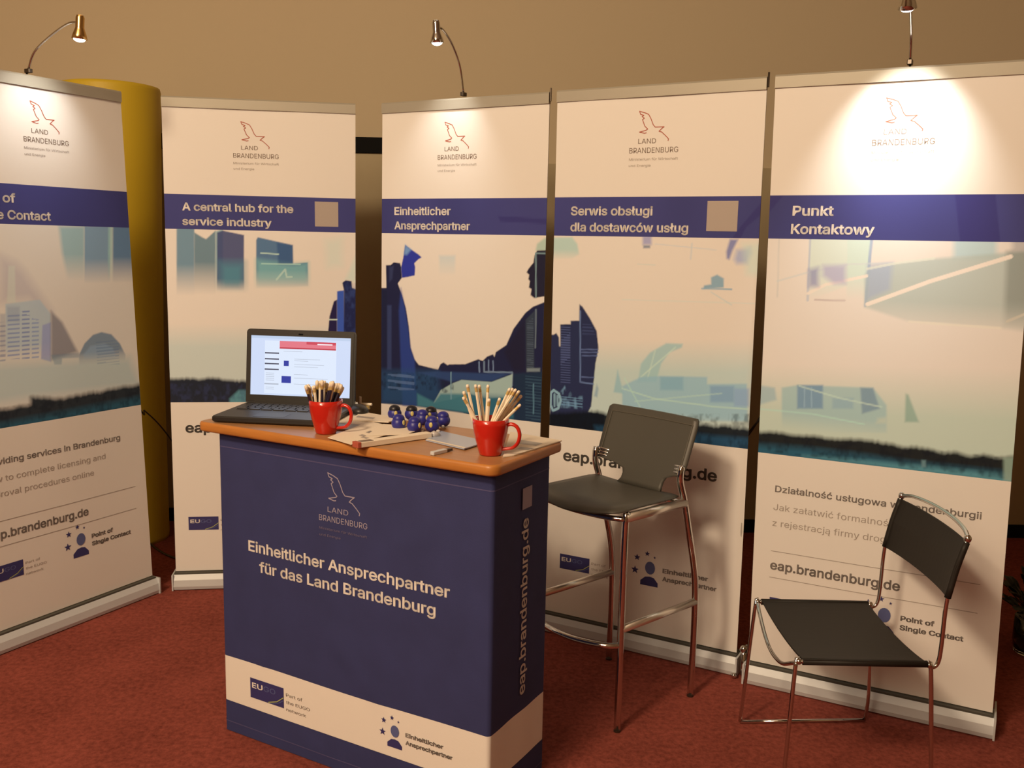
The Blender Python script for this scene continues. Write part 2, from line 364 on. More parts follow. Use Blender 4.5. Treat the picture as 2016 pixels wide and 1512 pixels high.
ART = [
 [('P', [(-0.389, 1.553), (1.155, 1.593), (1.053, 0.593), (-0.494, 0.822)], (206, 188, 178), 1, None, 0.002),
  ('P', [(0.59, 1.55), (0.733, 1.553), (0.708, 1.337), (0.614, 1.35), (0.595, 1.456)], (118, 156, 165), 0.75, (1.447, 1.343), 0.02),
  ('P', [(0.733, 1.553), (0.883, 1.556), (0.858, 1.334), (0.708, 1.337)], (98, 130, 158), 0.85, (1.428, 1.331), 0.006),
  ('P', [(0.87, 1.555), (0.9, 1.556), (0.875, 1.334), (0.845, 1.334)], (150, 178, 172), 0.7, (1.447, 1.338), 0.006),
  ('P', [(0.9, 1.556), (1.028, 1.558), (1.003, 1.331), (0.875, 1.334)], (70, 105, 140), 0.9, (1.437, 1.331), 0.008),
  ('P', [(0.273, 1.44), (0.346, 1.415), (0.385, 1.384), (0.508, 1.236), (0.48, 1.195), (0.394, 1.282), (0.253, 1.276)], (160, 145, 155), 0.5, None, 0.05),
  ('P', [(0.31, 1.405), (0.342, 1.405), (0.329, 1.274), (0.287, 1.275)], (196, 196, 208), 0.6, None, 0.008),
  ('P', [(0.279, 1.27), (0.453, 1.28), (0.506, 1.225), (0.485, 1.046), (0.254, 1.064)], (168, 172, 200), 0.9, (1.122, 1.064), 0.006),
  ('P', [(0.248, 1.236), (0.275, 1.235), (0.254, 1.064), (0.226, 1.066)], (168, 162, 165), 0.8, (1.124, 1.066), 0.006),
  ('H', [(0.285, 1.23), (0.345, 1.232), (0.325, 1.068), (0.265, 1.073)], (120, 128, 165), 0.75, None, 0.0155),
  ('H', [(0.358, 1.252), (0.397, 1.245), (0.375, 1.065), (0.336, 1.068)], (112, 120, 160), 0.8, None, 0.0155),
  ('H', [(0.404, 1.214), (0.44, 1.207), (0.423, 1.061), (0.386, 1.064)], (125, 135, 170), 0.75, None, 0.0155),
  ('H', [(0.244, 1.206), (0.271, 1.205), (0.254, 1.064), (0.226, 1.066)], (128, 128, 150), 0.7, None, 0.0175),
  ('P', [(0.285, 1.26), (0.348, 1.258), (0.341, 1.202), (0.278, 1.205)], (120, 125, 150), 0.35, None, 0.01),
  ('P', [(0.456, 1.185), (0.503, 1.194), (0.485, 1.046), (0.434, 1.06)], (140, 140, 190), 0.8, None, 0.006),
  ('P', [(0.508, 1.236), (0.564, 1.191), (0.637, 1.073), (0.486, 1.051)], (120, 112, 120), 0.85, None, 0.015),
  ('P', [(0.488, 1.072), (0.645, 1.069), (0.643, 1.05), (0.548, 1.054), (0.541, 1.031), (0.503, 1.034)], (110, 122, 138), 0.6, None, 0.006),
  ('P', [(0.644, 1.061), (0.681, 1.103), (0.734, 1.133), (0.786, 1.141), (0.844, 1.129), (0.893, 1.089), (0.923, 1.041), (0.918, 0.995), (0.639, 1.017)], (105, 120, 140), 0.9, (1.068, 1.014), 0.006),
  ('P', [(0.668, 1.059), (0.713, 1.09), (0.798, 1.095), (0.847, 1.075), (0.868, 1.028), (0.675, 1.042)], (140, 155, 175), 0.6, (1.066, 1.012), 0.01),
  ('H', [(0.748, 1.11), (0.885, 1.101), (0.883, 1.004), (0.746, 1.014)], (95, 112, 145), 0.5, None, 0.012),
  ('P', [(-0.481, 1.085), (0.44, 1.049), (0.949, 1.028), (1.009, 0.905), (0.35, 0.919), (-0.508, 0.894)], (150, 170, 172), 0.55, None, 0.05),
  ('R', [(-0.508, 0.894), (0.205, 0.893), (0.359, 0.897), (0.362, 0.924), (0.538, 0.9), (0.829, 0.91), (1.01, 0.911), (1.009, 0.815), (-0.521, 0.807)], (16, 26, 36), 0.97, None, 0.022),
  ('P', [(-0.517, 0.833), (0.198, 0.843), (1.014, 0.859), (1.007, 0.797), (-0.524, 0.785)], (44, 88, 108), 0.7, None, 0.03),
  ('N', [(-0.508, 0.894), (1.009, 0.905), (1.009, 0.815), (-0.521, 0.807)], (20, 24, 34), 0.6, None, 0.03)],
 [('P', [(-0.065, 1.562), (1.055, 1.581), (1.056, 0.804), (-0.096, 0.809)], (224, 196, 162), 1, None, 0.002),
  ('P', [(-0.084, 1.111), (1.056, 1.116), (1.056, 0.804), (-0.096, 0.809)], (170, 182, 158), 0.55, None, 0.1),
  ('P', [(0.059, 1.562), (0.15, 1.563), (0.14, 1.261), (0.048, 1.261)], (92, 122, 126), 0.9, (1.408, 1.277), 0.006),
  ('P', [(0.149, 1.539), (0.192, 1.519), (0.209, 1.513), (0.258, 1.548), (0.25, 1.277), (0.14, 1.276)], (86, 112, 112), 0.9, (1.42, 1.282), 0.006),
  ('P', [(0.258, 1.545), (0.297, 1.556), (0.29, 1.277), (0.25, 1.277)], (120, 148, 138), 0.8, (1.431, 1.294), 0.006),
  ('P', [(0.267, 1.541), (0.297, 1.549), (0.406, 1.533), (0.401, 1.299), (0.259, 1.298)], (68, 70, 96), 0.95, (1.351, 1.301), 0.005),
  ('P', [(0.276, 1.417), (0.404, 1.418), (0.401, 1.292), (0.272, 1.291)], (84, 128, 126), 0.8, (1.337, 1.288), 0.05),
  ('P', [(0.47, 1.513), (0.479, 1.525), (0.663, 1.495), (0.664, 1.418), (0.742, 1.424), (0.744, 1.324), (0.466, 1.307)], (56, 96, 118), 0.92, (1.392, 1.311), 0.005),
  ('P', [(0.468, 1.433), (0.664, 1.415), (0.745, 1.423), (0.744, 1.324), (0.466, 1.307)], (130, 172, 150), 0.65, (1.36, 1.303), 0.03),
  ('P', [(0.578, 1.505), (0.663, 1.495), (0.664, 1.418), (0.585, 1.414)], (42, 66, 100), 0.6, None, 0.01),
  ('L', [(0.493, 1.46), (0.586, 1.456)], (190, 210, 195), 0.8, None, 0.003),
  ('L', [(0.497, 1.416), (0.702, 1.415)], (180, 205, 185), 0.6, None, 0.003),
  ('L', [(0.575, 1.35), (0.621, 1.393), (0.629, 1.361), (0.656, 1.362)], (195, 210, 190), 0.6, None, 0.004),
  ('P', [(0.838, 1.516), (0.928, 1.531), (0.928, 1.411), (0.846, 1.403)], (195, 205, 170), 0.4, None, 0.04),
  ('P', [(0.946, 1.354), (1.005, 1.462), (1.005, 1.341)], (195, 200, 190), 0.6, None, 0.02),
  ('P', [(0.849, 1.124), (0.858, 1.196), (0.882, 1.261), (0.9, 1.268), (0.898, 0.756), (0.846, 0.757)], (40, 30, 58), 1, None, 0.004),
  ('P', [(0.9, 1.304), (0.937, 1.308), (0.939, 0.756), (0.898, 0.756)], (62, 84, 148), 1, None, 0.004),
  ('P', [(0.937, 1.308), (0.928, 1.34), (0.946, 1.351), (0.978, 1.348), (0.982, 1.319), (1.005, 1.312), (1.005, 0.756), (0.935, 0.756)], (34, 36, 66), 1, None, 0.004),
  ('N', [(0.941, 1.347), (1.005, 1.341), (1.005, 0.904), (0.94, 0.905)], (66, 80, 120), 0.5, None, 0.03),
  ('L', [(0.858, 1.183), (0.898, 1.183)], (200, 205, 215), 0.9, None, 0.003),
  ('R', [(-0.092, 0.922), (0.229, 0.928), (0.446, 0.912), (0.721, 0.921), (1.056, 0.912), (1.056, 0.804), (-0.096, 0.809)], (22, 24, 34), 0.98, None, 0.018),
  ('P', [(0.313, 0.84), (0.363, 0.877), (0.418, 0.877), (0.416, 0.807), (0.312, 0.807)], (96, 140, 132), 0.8, None, 0.012),
  ('N', [(-0.092, 0.907), (1.056, 0.905), (1.056, 0.804), (-0.096, 0.809)], (58, 60, 84), 0.5, None, 0.03)],
 [('P', [(-0.041, 1.571), (1.042, 1.579), (1.077, 0.776), (-0.037, 0.675)], (222, 200, 172), 1, None, 0.002),
  ('P', [(0.373, 1.465), (0.473, 1.467), (0.474, 1.391), (0.374, 1.388)], (176, 188, 182), 0.55, (1.462, 1.379), 0.015),
  ('P', [(0.945, 1.495), (0.952, 1.52), (0.992, 1.542), (1.04, 1.548), (1.042, 1.488)], (160, 178, 150), 0.8, None, 0.01),
  ('P', [(-0.008, 1.323), (0.032, 1.324), (0.029, 1.419), (0.061, 1.421), (0.08, 1.432), (0.121, 1.43), (0.13, 1.413), (0.134, 1.369), (0.108, 1.345), (0.137, 1.297), (0.162, 1.243), (0.181, 1.17), (0.195, 1.078), (0.222, 1.03), (0.249, 1.009), (0.335, 1.0), (0.374, 0.997), (0.39, 1.021), (0.409, 1.029), (0.435, 1.019), (0.446, 1.023), (0.546, 1.03), (0.626, 1.055), (0.653, 1.05), (0.679, 1.069), (0.714, 1.08), (0.723, 1.07), (0.731, 1.09), (0.791, 1.121), (0.831, 1.188), (0.896, 1.253), (0.937, 1.278), (1.018, 1.304), (1.038, 0.819), (0.767, 0.796), (0.533, 0.828), (0.242, 0.833), (-0.005, 0.826)], (34, 34, 58), 1, None, 0.004),
  ('P', [(0.154, 1.506), (0.19, 1.489), (0.242, 1.467), (0.261, 1.456), (0.24, 1.448), (0.214, 1.431), (0.22, 1.415), (0.217, 1.381), (0.169, 1.373), (0.135, 1.369), (0.129, 1.412), (0.143, 1.455)], (48, 54, 136), 1, None, 0.004),
  ('P', [(0.154, 1.506), (0.195, 1.487), (0.166, 1.465), (0.147, 1.466)], (122, 152, 182), 0.8, None, 0.012),
  ('P', [(0.129, 1.327), (0.159, 1.237), (0.18, 1.158), (0.195, 1.078), (0.222, 1.027), (0.242, 0.833), (0.145, 0.825), (0.128, 1.044), (0.116, 1.229)], (48, 66, 128), 0.75, None, 0.012),
  ('P', [(0.037, 1.251), (0.067, 1.252), (0.069, 0.978), (0.039, 0.976)], (58, 66, 98), 0.7, None, 0.008),
  ('P', [(0.004, 1.311), (0.037, 1.312), (0.039, 0.976), (0.006, 0.974)], (30, 32, 52), 0.7, None, 0.01),
  ('P', [(0.051, 1.411), (0.08, 1.417), (0.071, 1.362), (0.051, 1.35)], (60, 64, 92), 0.6, None, 0.01),
  ('P', [(-0.001, 0.967), (0.235, 0.982), (0.372, 0.99), (0.383, 0.918), (0.533, 0.831), (0.242, 0.833), (-0.005, 0.826)], (44, 78, 108), 0.65, None, 0.04),
  ('N', [(-0.001, 0.96), (0.382, 0.985), (0.383, 0.911), (-0.0, 0.884)], (24, 30, 46), 0.8, None, 0.03),
  ('H', [(0.044, 0.957), (0.221, 0.968), (0.222, 0.9), (0.045, 0.887)], (100, 120, 150), 0.5, None, 0.028),
  ('P', [(1.01, 1.497), (0.953, 1.495), (0.939, 1.476), (0.934, 1.448), (0.908, 1.425), (0.897, 1.41), (0.912, 1.401), (0.908, 1.384), (0.917, 1.376), (0.912, 1.352), (0.927, 1.346), (0.923, 1.323), (0.944, 1.312), (1.017, 1.323)], (36, 32, 46), 1, None, 0.004),
  ('L', [(0.946, 1.484), (0.953, 1.316)], (120, 138, 132), 0.85, None, 0.0035),
  ('L', [(0.946, 1.484), (1.002, 1.485)], (120, 138, 132), 0.85, None, 0.0035),
  ('L', [(0.955, 1.268), (0.958, 1.12)], (108, 116, 116), 0.8, None, 0.0035),
  ('P', [(0.897, 1.225), (0.946, 1.262), (0.955, 1.027), (0.909, 1.024)], (54, 60, 68), 0.9, None, 0.005),
  ('H', [(0.906, 1.214), (0.942, 1.239), (0.951, 1.033), (0.913, 1.031)], (84, 92, 100), 0.6, None, 0.009),
  ('P', [(0.779, 1.092), (0.897, 1.237), (0.905, 1.024), (0.837, 1.02)], (34, 28, 40), 0.6, None, 0.02),
  ('L', [(0.631, 1.043), (0.635, 1.004)], (124, 138, 158), 0.8, None, 0.0035),
  ('L', [(0.662, 1.047), (0.663, 1.006), (0.829, 1.014), (0.829, 0.961)], (124, 138, 150), 0.8, None, 0.0035),
  ('L', [(0.688, 1.055), (0.691, 1.011)], (124, 138, 158), 0.7, None, 0.003),
  ('L', [(0.715, 1.053), (0.718, 1.015)], (124, 138, 158), 0.7, None, 0.003),
  ('P', [(0.249, 0.976), (0.372, 0.989), (0.664, 1.0), (0.82, 1.01), (0.709, 0.969), (0.525, 0.964), (0.466, 0.951)], (52, 74, 112), 0.7, None, 0.01),
  ('P', [(0.347, 0.853), (0.393, 0.912), (0.466, 0.945), (0.525, 0.964), (0.709, 0.968), (0.786, 0.993), (0.832, 1.008), (0.828, 0.914), (0.675, 0.896), (0.568, 0.909), (0.477, 0.882)], (158, 172, 154), 1, None, 0.004),
  ('P', [(0.241, 0.886), (0.351, 0.859), (0.393, 0.897), (0.568, 0.909), (0.675, 0.899), (0.841, 0.915), (0.844, 0.832), (0.766, 0.826), (0.533, 0.831), (0.242, 0.833)], (70, 120, 124), 0.95, None, 0.012),
  ('P', [(0.577, 0.907), (0.841, 0.915), (0.845, 0.803), (0.588, 0.817)], (38, 84, 100), 0.7, None, 0.03),
  ('L', [(0.458, 0.99), (0.46, 0.88)], (130, 160, 162), 0.7, None, 0.003),
  ('N', [(0.401, 0.95), (0.475, 0.955), (0.476, 0.906), (0.402, 0.901)], (30, 44, 58), 0.9, None, 0.01),
  ('P', [(0.837, 1.008), (1.029, 1.032), (1.039, 0.807), (0.845, 0.803)], (32, 48, 64), 0.85, None, 0.01),
  ('H', [(0.905, 1.007), (0.997, 1.013), (1.005, 0.828), (0.913, 0.82)], (64, 88, 100), 0.5, None, 0.012),
  ('P', [(0.913, 1.036), (0.988, 1.041), (0.988, 1.027), (0.913, 1.022)], (130, 136, 130), 0.8, None, 0.006),
  ('L', [(0.953, 0.975), (0.958, 0.859)], (96, 130, 138), 0.7, None, 0.003)],
 [('P', [(-0.059, 1.568), (1.033, 1.577), (1.089, 0.805), (-0.029, 0.696)], (214, 188, 154), 1, None, 0.002),
  ('P', [(-0.022, 1.545), (0.097, 1.547), (0.125, 1.523), (0.137, 1.485), (0.1, 1.468), (-0.019, 1.463)], (160, 178, 150), 0.8, (1.502, 1.46), 0.01),
  ('P', [(-0.014, 1.096), (1.041, 1.156), (1.066, 0.803), (-0.0, 0.699)], (150, 178, 156), 0.55, None, 0.12),
  ('P', [(-0.009, 1.177), (0.012, 1.178), (0.025, 1.185), (0.04, 1.169), (0.043, 1.135), (0.049, 1.135), (0.046, 1.219), (0.102, 1.222), (0.101, 1.235), (0.147, 1.237), (0.146, 1.299), (0.163, 1.29), (0.204, 1.248), (0.241, 1.203), (0.253, 1.141), (0.248, 1.113), (0.24, 1.08), (0.235, 1.024), (0.232, 1.002), (0.224, 0.917), (0.209, 0.894), (0.295, 0.889), (0.298, 0.828), (0.004, 0.82)], (40, 42, 62), 1, None, 0.004),
  ('H', [(0.048, 1.214), (0.1, 1.216), (0.109, 0.993), (0.056, 0.99)], (80, 84, 110), 0.75, None, 0.0095),
  ('L', [(0.151, 1.273), (0.162, 1.005), (0.232, 1.002)], (100, 112, 134), 0.8, None, 0.003),
  ('L', [(0.157, 1.129), (0.252, 1.134)], (90, 98, 124), 0.8, None, 0.0025),
  ('L', [(0.158, 1.118), (0.252, 1.123)], (90, 98, 124), 0.7, None, 0.0025),
  ('L', [(0.169, 1.106), (0.248, 1.11)], (90, 98, 124), 0.7, None, 0.0025),
  ('L', [(0.169, 1.025), (0.235, 1.027)], (90, 98, 124), 0.8, None, 0.0025),
  ('H', [(0.164, 1.23), (0.204, 1.232), (0.236, 1.189), (0.166, 1.186)], (62, 66, 90), 0.6, None, 0.012),
  ('L', [(0.003, 0.952), (0.019, 0.964), (0.048, 0.952), (0.059, 0.927), (0.046, 0.895), (0.018, 0.884), (0.003, 0.906), (0.003, 0.952)], (140, 165, 165), 0.85, None, 0.005),
  ('L', [(0.024, 0.948), (0.026, 0.902)], (140, 165, 165), 0.7, None, 0.004),
  ('L', [(0.04, 0.943), (0.042, 0.906)], (140, 165, 165), 0.7, None, 0.004),
  ('N', [(0.057, 0.961), (0.079, 0.985), (0.128, 0.949), (0.176, 0.953), (0.178, 0.903), (0.06, 0.899)], (120, 150, 160), 0.9, None, 0.01),
  ('H', [(0.058, 0.944), (0.176, 0.947), (0.178, 0.903), (0.06, 0.905)], (110, 140, 152), 0.6, None, 0.01),
  ('P', [(0.238, 0.957), (0.25, 1.003), (0.26, 0.987), (0.255, 0.953)], (120, 140, 140), 0.7, None, 0.008),
  ('P', [(0.34, 0.979), (0.357, 1.064), (0.393, 0.977)], (140, 165, 152), 0.8, None, 0.008),
  ('P', [(0.463, 1.026), (0.475, 1.094), (0.518, 1.137), (0.596, 1.175), (0.675, 1.177), (0.671, 1.164), (0.613, 1.143), (0.575, 1.1), (0.554, 1.032)], (152, 172, 152), 0.85, None, 0.008),
  ('L', [(0.477, 1.045), (0.641, 1.163)], (190, 200, 178), 0.6, None, 0.003),
  ('L', [(0.511, 1.042), (0.543, 1.146)], (190, 200, 178), 0.5, None, 0.003),
  ('P', [(0.384, 1.005), (0.477, 1.045), (0.573, 1.055), (0.797, 1.066), (0.799, 1.041), (0.98, 1.054), (0.994, 0.922), (0.39, 0.88)], (140, 165, 158), 0.8, (0.929, 0.862), 0.008),
  ('P', [(0.573, 1.052), (0.684, 1.059), (0.687, 1.011), (0.576, 1.004)], (118, 150, 150), 0.6, None, 0.01),
  ('P', [(0.813, 1.035), (0.923, 1.042), (0.927, 0.985), (0.817, 0.977)], (118, 140, 150), 0.7, None, 0.01),
  ('P', [(0.924, 1.034), (0.993, 1.038), (0.997, 0.976), (0.928, 0.971)], (130, 145, 165), 0.6, None, 0.01),
  ('L', [(0.384, 0.996), (0.552, 0.97), (0.823, 0.963), (0.991, 0.965)], (180, 195, 172), 0.6, None, 0.003),
  ('L', [(0.451, 0.953), (0.867, 1.012)], (180, 195, 172), 0.4, None, 0.003),
  ('L', [(0.395, 1.034), (0.478, 0.936)], (175, 195, 175), 0.5, None, 0.003),
  ('P', [(0.459, 1.555), (0.502, 1.556), (0.504, 1.525), (0.461, 1.524)], (100, 104, 150), 0.6, None, 0.012),
  ('P', [(0.464, 1.522), (0.497, 1.522), (0.498, 1.513), (0.465, 1.512)], (88, 98, 110), 0.8, None, 0.006),
  ('P', [(0.794, 1.416), (0.821, 1.426), (0.852, 1.414), (0.854, 1.383), (0.761, 1.375), (0.763, 1.387), (0.796, 1.392)], (112, 142, 142), 0.85, None, 0.006),
  ('L', [(0.754, 1.376), (0.89, 1.377)], (130, 150, 148), 0.8, None, 0.003),
  ('L', [(0.438, 1.455), (0.526, 1.453)], (195, 185, 155), 0.7, None, 0.002),
  ('L', [(0.522, 1.528), (0.811, 1.511)], (190, 180, 160), 0.6, None, 0.002),
  ('L', [(0.697, 1.531), (0.695, 1.478)], (185, 178, 160), 0.6, None, 0.003),
  ('P', [(0.872, 1.548), (0.908, 1.548), (0.886, 1.511), (0.873, 1.479), (0.861, 1.483), (0.858, 1.506)], (92, 96, 134), 0.8, None, 0.01),
  ('P', [(0.904, 1.512), (0.964, 1.522), (0.971, 1.504), (0.956, 1.467), (0.908, 1.466), (0.895, 1.48)], (150, 150, 172), 0.8, None, 0.02),
  ('P', [(0.929, 1.534), (1.014, 1.538), (1.022, 1.424), (0.954, 1.431)], (190, 196, 186), 0.6, None, 0.03),
  ('L', [(0.368, 1.324), (1.029, 1.333)], (196, 190, 166), 0.5, None, 0.002),
  ('L', [(0.797, 1.365), (0.893, 1.324)], (170, 180, 165), 0.5, None, 0.002),
  ('R', [(-0.035, 0.873), (0.269, 0.897), (0.323, 0.893), (0.706, 0.895), (1.082, 0.901), (1.089, 0.805), (-0.032, 0.797)], (14, 18, 22), 0.98, None, 0.018),
  ('P', [(0.245, 0.844), (0.584, 0.854), (1.062, 0.864), (1.089, 0.805), (0.274, 0.78)], (42, 82, 100), 0.65, None, 0.02),
  ('N', [(-0.035, 0.867), (1.078, 0.956), (1.089, 0.805), (-0.029, 0.696)], (16, 22, 30), 0.6, None, 0.03)],
 [('P', [(-0.164, 1.618), (1.113, 1.623), (1.197, 0.765), (-0.108, 0.616)], (210, 186, 158), 1, None, 0.002),
  ('P', [(-0.132, 1.046), (1.164, 1.102), (1.197, 0.765), (-0.112, 0.689)], (150, 172, 140), 0.55, None, 0.16),
  ('P', [(0.173, 1.569), (0.322, 1.571), (0.334, 1.403), (0.18, 1.352)], (190, 192, 184), 0.7, (1.438, 1.355), 0.008),
  ('P', [(0.322, 1.571), (0.421, 1.572), (0.413, 1.36), (0.337, 1.358)], (182, 196, 186), 0.7, (1.442, 1.36), 0.008),
  ('L', [(0.047, 1.551), (0.051, 1.36)], (186, 172, 150), 0.5, None, 0.003),
  ('L', [(0.176, 1.558), (0.179, 1.352)], (172, 165, 155), 0.8, None, 0.0035),
  ('L', [(0.422, 1.561), (0.413, 1.343)], (140, 146, 150), 0.8, None, 0.0045),
  ('L', [(0.048, 1.412), (0.174, 1.444), (0.329, 1.473), (0.512, 1.482)], (190, 180, 160), 0.6, None, 0.003),
  ('P', [(0.729, 1.574), (0.881, 1.576), (0.887, 1.503), (0.735, 1.5)], (160, 172, 156), 0.8, None, 0.02),
  ('P', [(0.422, 1.469), (0.643, 1.496), (0.98, 1.526), (1.087, 1.532), (1.111, 1.281), (1.002, 1.286), (0.918, 1.293), (0.586, 1.299), (0.411, 1.338), (0.404, 1.438)], (160, 160, 138), 0.8, (1.363, 1.249), 0.012),
  ('P', [(0.412, 1.472), (0.509, 1.482), (0.505, 1.397), (0.416, 1.36)], (146, 146, 152), 0.6, None, 0.02),
  ('P', [(0.922, 1.524), (1.086, 1.537), (1.111, 1.281), (0.93, 1.299)], (126, 122, 104), 0.75, (1.38, 1.273), 0.02),
  ('P', [(0.935, 1.576), (0.989, 1.577), (0.993, 1.526), (0.94, 1.525)], (140, 130, 120), 0.6, None, 0.02),
  ('L', [(0.421, 1.348), (0.655, 1.428), (0.935, 1.509)], (220, 198, 164), 1, None, 0.0065),
  ('L', [(0.412, 1.461), (0.532, 1.483), (0.662, 1.499)], (204, 190, 160), 0.7, None, 0.004),
  ('L', [(0.586, 1.299), (0.918, 1.293)], (212, 194, 158), 0.8, None, 0.004),
  ('L', [(0.179, 1.375), (0.249, 1.406), (0.411, 1.438)], (222, 202, 172), 0.9, None, 0.005),
  ('L', [(0.941, 1.315), (0.997, 1.338), (1.044, 1.361)], (190, 170, 140), 0.8, None, 0.004),
  ('P', [(0.177, 1.453), (0.216, 1.462), (0.22, 1.399), (0.181, 1.397)], (122, 112, 136), 0.7, None, 0.02),
  ('P', [(0.234, 1.468), (0.325, 1.471), (0.329, 1.411), (0.284, 1.41), (0.236, 1.434)], (158, 140, 152), 0.7, None, 0.02),
  ('L', [(0.209, 1.355), (0.33, 1.357)], (180, 155, 135), 0.8, None, 0.003),
  ('P', [(-0.071, 1.05), (-0.002, 1.056), (0.059, 1.053), (0.069, 1.012), (-0.067, 0.972)], (148, 160, 148), 0.8, None, 0.01),
  ('P', [(0.089, 1.055), (0.155, 1.068), (0.463, 1.08), (0.52, 1.027), (0.527, 0.937), (0.099, 0.9)], (150, 165, 148), 0.85, (0.974, 0.914), 0.008),
  ('P', [(0.154, 1.068), (0.261, 1.075), (0.266, 0.997), (0.159, 0.989)], (108, 128, 138), 0.85, None, 0.008),
  ('P', [(0.413, 1.077), (0.463, 1.079), (0.494, 1.014), (0.426, 0.992)], (118, 132, 132), 0.9, None, 0.008),
  ('P', [(0.303, 1.035), (0.388, 1.041), (0.39, 1.006), (0.305, 1.0)], (130, 148, 146), 0.6, None, 0.01),
  ('L', [(0.163, 1.066), (0.331, 1.037), (0.5, 1.02)], (184, 190, 160), 0.6, None, 0.003),
  ('L', [(-0.005, 0.976), (0.22, 0.976), (0.436, 0.958)], (170, 190, 165), 0.6, None, 0.003),
  ('L', [(0.214, 1.063), (0.219, 0.999)], (150, 165, 160), 0.6, None, 0.002),
  ('L', [(0.185, 1.062), (0.189, 0.997)], (150, 165, 160), 0.6, None, 0.002),
  ('P', [(0.591, 1.069), (0.601, 1.067), (0.648, 0.982), (0.595, 0.978)], (134, 150, 124), 0.85, None, 0.008),
  ('P', [(0.489, 0.982), (0.523, 0.988), (0.525, 0.968), (0.484, 0.964)], (180, 176, 146), 0.8, None, 0.012),
  ('R', [(-0.094, 0.899), (-0.008, 0.897), (0.44, 0.906), (0.645, 0.898), (0.841, 0.894), (1.003, 0.901), (1.147, 0.904), (1.155, 0.819), (0.784, 0.813), (0.376, 0.807), (-0.089, 0.811)], (14, 14, 16), 0.98, None, 0.018),
  ('P', [(-0.005, 0.852), (0.228, 0.858), (0.408, 0.857), (0.649, 0.85), (1.007, 0.852), (1.152, 0.856), (1.156, 0.808), (-0.088, 0.804)], (44, 88, 98), 0.75, None, 0.03),
  ('P', [(0.193, 0.831), (0.402, 0.838), (0.996, 0.846), (1.001, 0.819), (0.651, 0.822)], (100, 146, 138), 0.6, None, 0.02),
  ('N', [(-0.008, 0.891), (1.003, 0.898), (1.009, 0.831), (-0.004, 0.831)], (16, 18, 24), 0.7, None, 0.03),
  ('P', [(0.966, 0.897), (1.003, 0.901), (1.004, 0.824), (0.973, 0.827)], (140, 150, 122), 0.8, None, 0.01),
  ('P', [(0.668, 0.861), (0.684, 0.862), (0.686, 0.84), (0.67, 0.838)], (100, 120, 112), 0.9, None, 0.006)]]
WHITE = [(206, 184, 172), (222, 194, 160), (222, 200, 172), (214, 188, 154), (210, 184, 154)]
def paint(b, S, Z):
    X = S*BW; wt = WHITE[b]
    C = np.empty(S.shape+(3,)); C[:] = (.80, .79, .77)
    im = (Z >= Z_IM) & (Z < Z_BB)
    for op in ART[b]:
        kind, pts, rgb, al, fade, ft = op
        P = [(s*BW, z) for s, z in pts]
        if kind == 'P': a = np.clip(sdf(P, X, Z)/ft+.5, 0, 1)
        elif kind == 'R':    # ragged polygon
            nz = (vnoise(X, Z*0, 26, 8, 3+b)-.5)*.008+(vnoise(X, Z*0, 120, 40, 9+b)-.5)*.004
            a = np.clip(sdf(P, X, Z+nz)/ft+.5, 0, 1)
        elif kind == 'L': a = np.clip((ft-ldist(P, X, Z))/.002+.5, 0, 1)
        elif kind == 'H':    # horizontal stripes in polygon, ft = period
            a = np.clip(sdf(P, X, Z)/.003+.5, 0, 1)*(np.mod(Z/ft+X*.6, 1) < .4)
        elif kind == 'N':    # blotchy texture in polygon
            nz = .6*vnoise(X, Z, 55, 45, 21+b)+.4*vnoise(X, Z, 150, 90, 31+b); a = np.clip(sdf(P, X, Z)/.006+.5, 0, 1)*np.clip((nz-.42)*3, 0, 1)*.75
        if fade: a = a*np.clip((Z-fade[1])/(fade[0]-fade[1]+1e-9), 0, 1)
        a = a*al*im; c = np.array(seen(rgb, wt))
        C = C*(1-a[..., None])+c*a[..., None]
    band = (Z >= Z_BB) & (Z < Z_BT)
    bc = np.array((.057, .064, .25)); k = 1+.25*(vnoise(X, Z, 6, 3, 40+b)[..., None]-.5)
    C = np.where(band[..., None], bc*k, C)
    for op in BANDART.get(b, []):
        a = np.clip(sdf([(s*BW, z) for s, z in op], X, Z)/.004+.5, 0, 1)*band*.55
        C = C*(1-a[..., None])+np.array((.035, .03, .19))*a[..., None]
    return C
BANDART = {3: [[(0.872, 1.543), (0.923, 1.598), (1.0, 1.67), (1.014, 1.639), (0.941, 1.589), (0.914, 1.544)]], 4: [[(-0.005, 1.695), (0.057, 1.695), (0.03, 1.669), (-0.002, 1.638)], [(0.722, 1.698), (0.866, 1.698), (0.897, 1.547), (0.754, 1.545)]], 2: [[(0.724, 1.626), (1.04, 1.613), (1.041, 1.594), (0.74, 1.604)]]}
BAN = [(-1.7115, 3.5643, 1.0824, -0.0675, 0.0068), (-1.0666, 4.0208, 0.1495, 0.0078, -0.0199), (-0.2269, 3.8473, -0.5039, 0.0087, 0.0017), (0.4883, 3.4209, -0.5014, -0.01, 0.0142), (1.1998, 3.0003, -0.4754, -0.0311, 0.0358)]
def banner_fn(b):
    cx, cy, yaw, lx, ly = BAN[b]
    def fn(s, z, off=0.0):
        t = (z-Z_BASE)/2.08
        rp = .0016*math.sin(9*s+b)*math.sin(2.2*z+b)
        if b == 3: rp += .004*math.exp(-((z-.5)/.35)**2)*math.sin((s-.45)*26)*min(1, max(0, (s-.5)*4))
        return ((s-.5)*BW+t*lx, t*ly+rp-off-.0, z)
    return fn
LOGO = dict(bird=(.474, 1.94), land=(.405, .49, 1.882, .020), bra=(.367, .600, 1.8515, .0215))
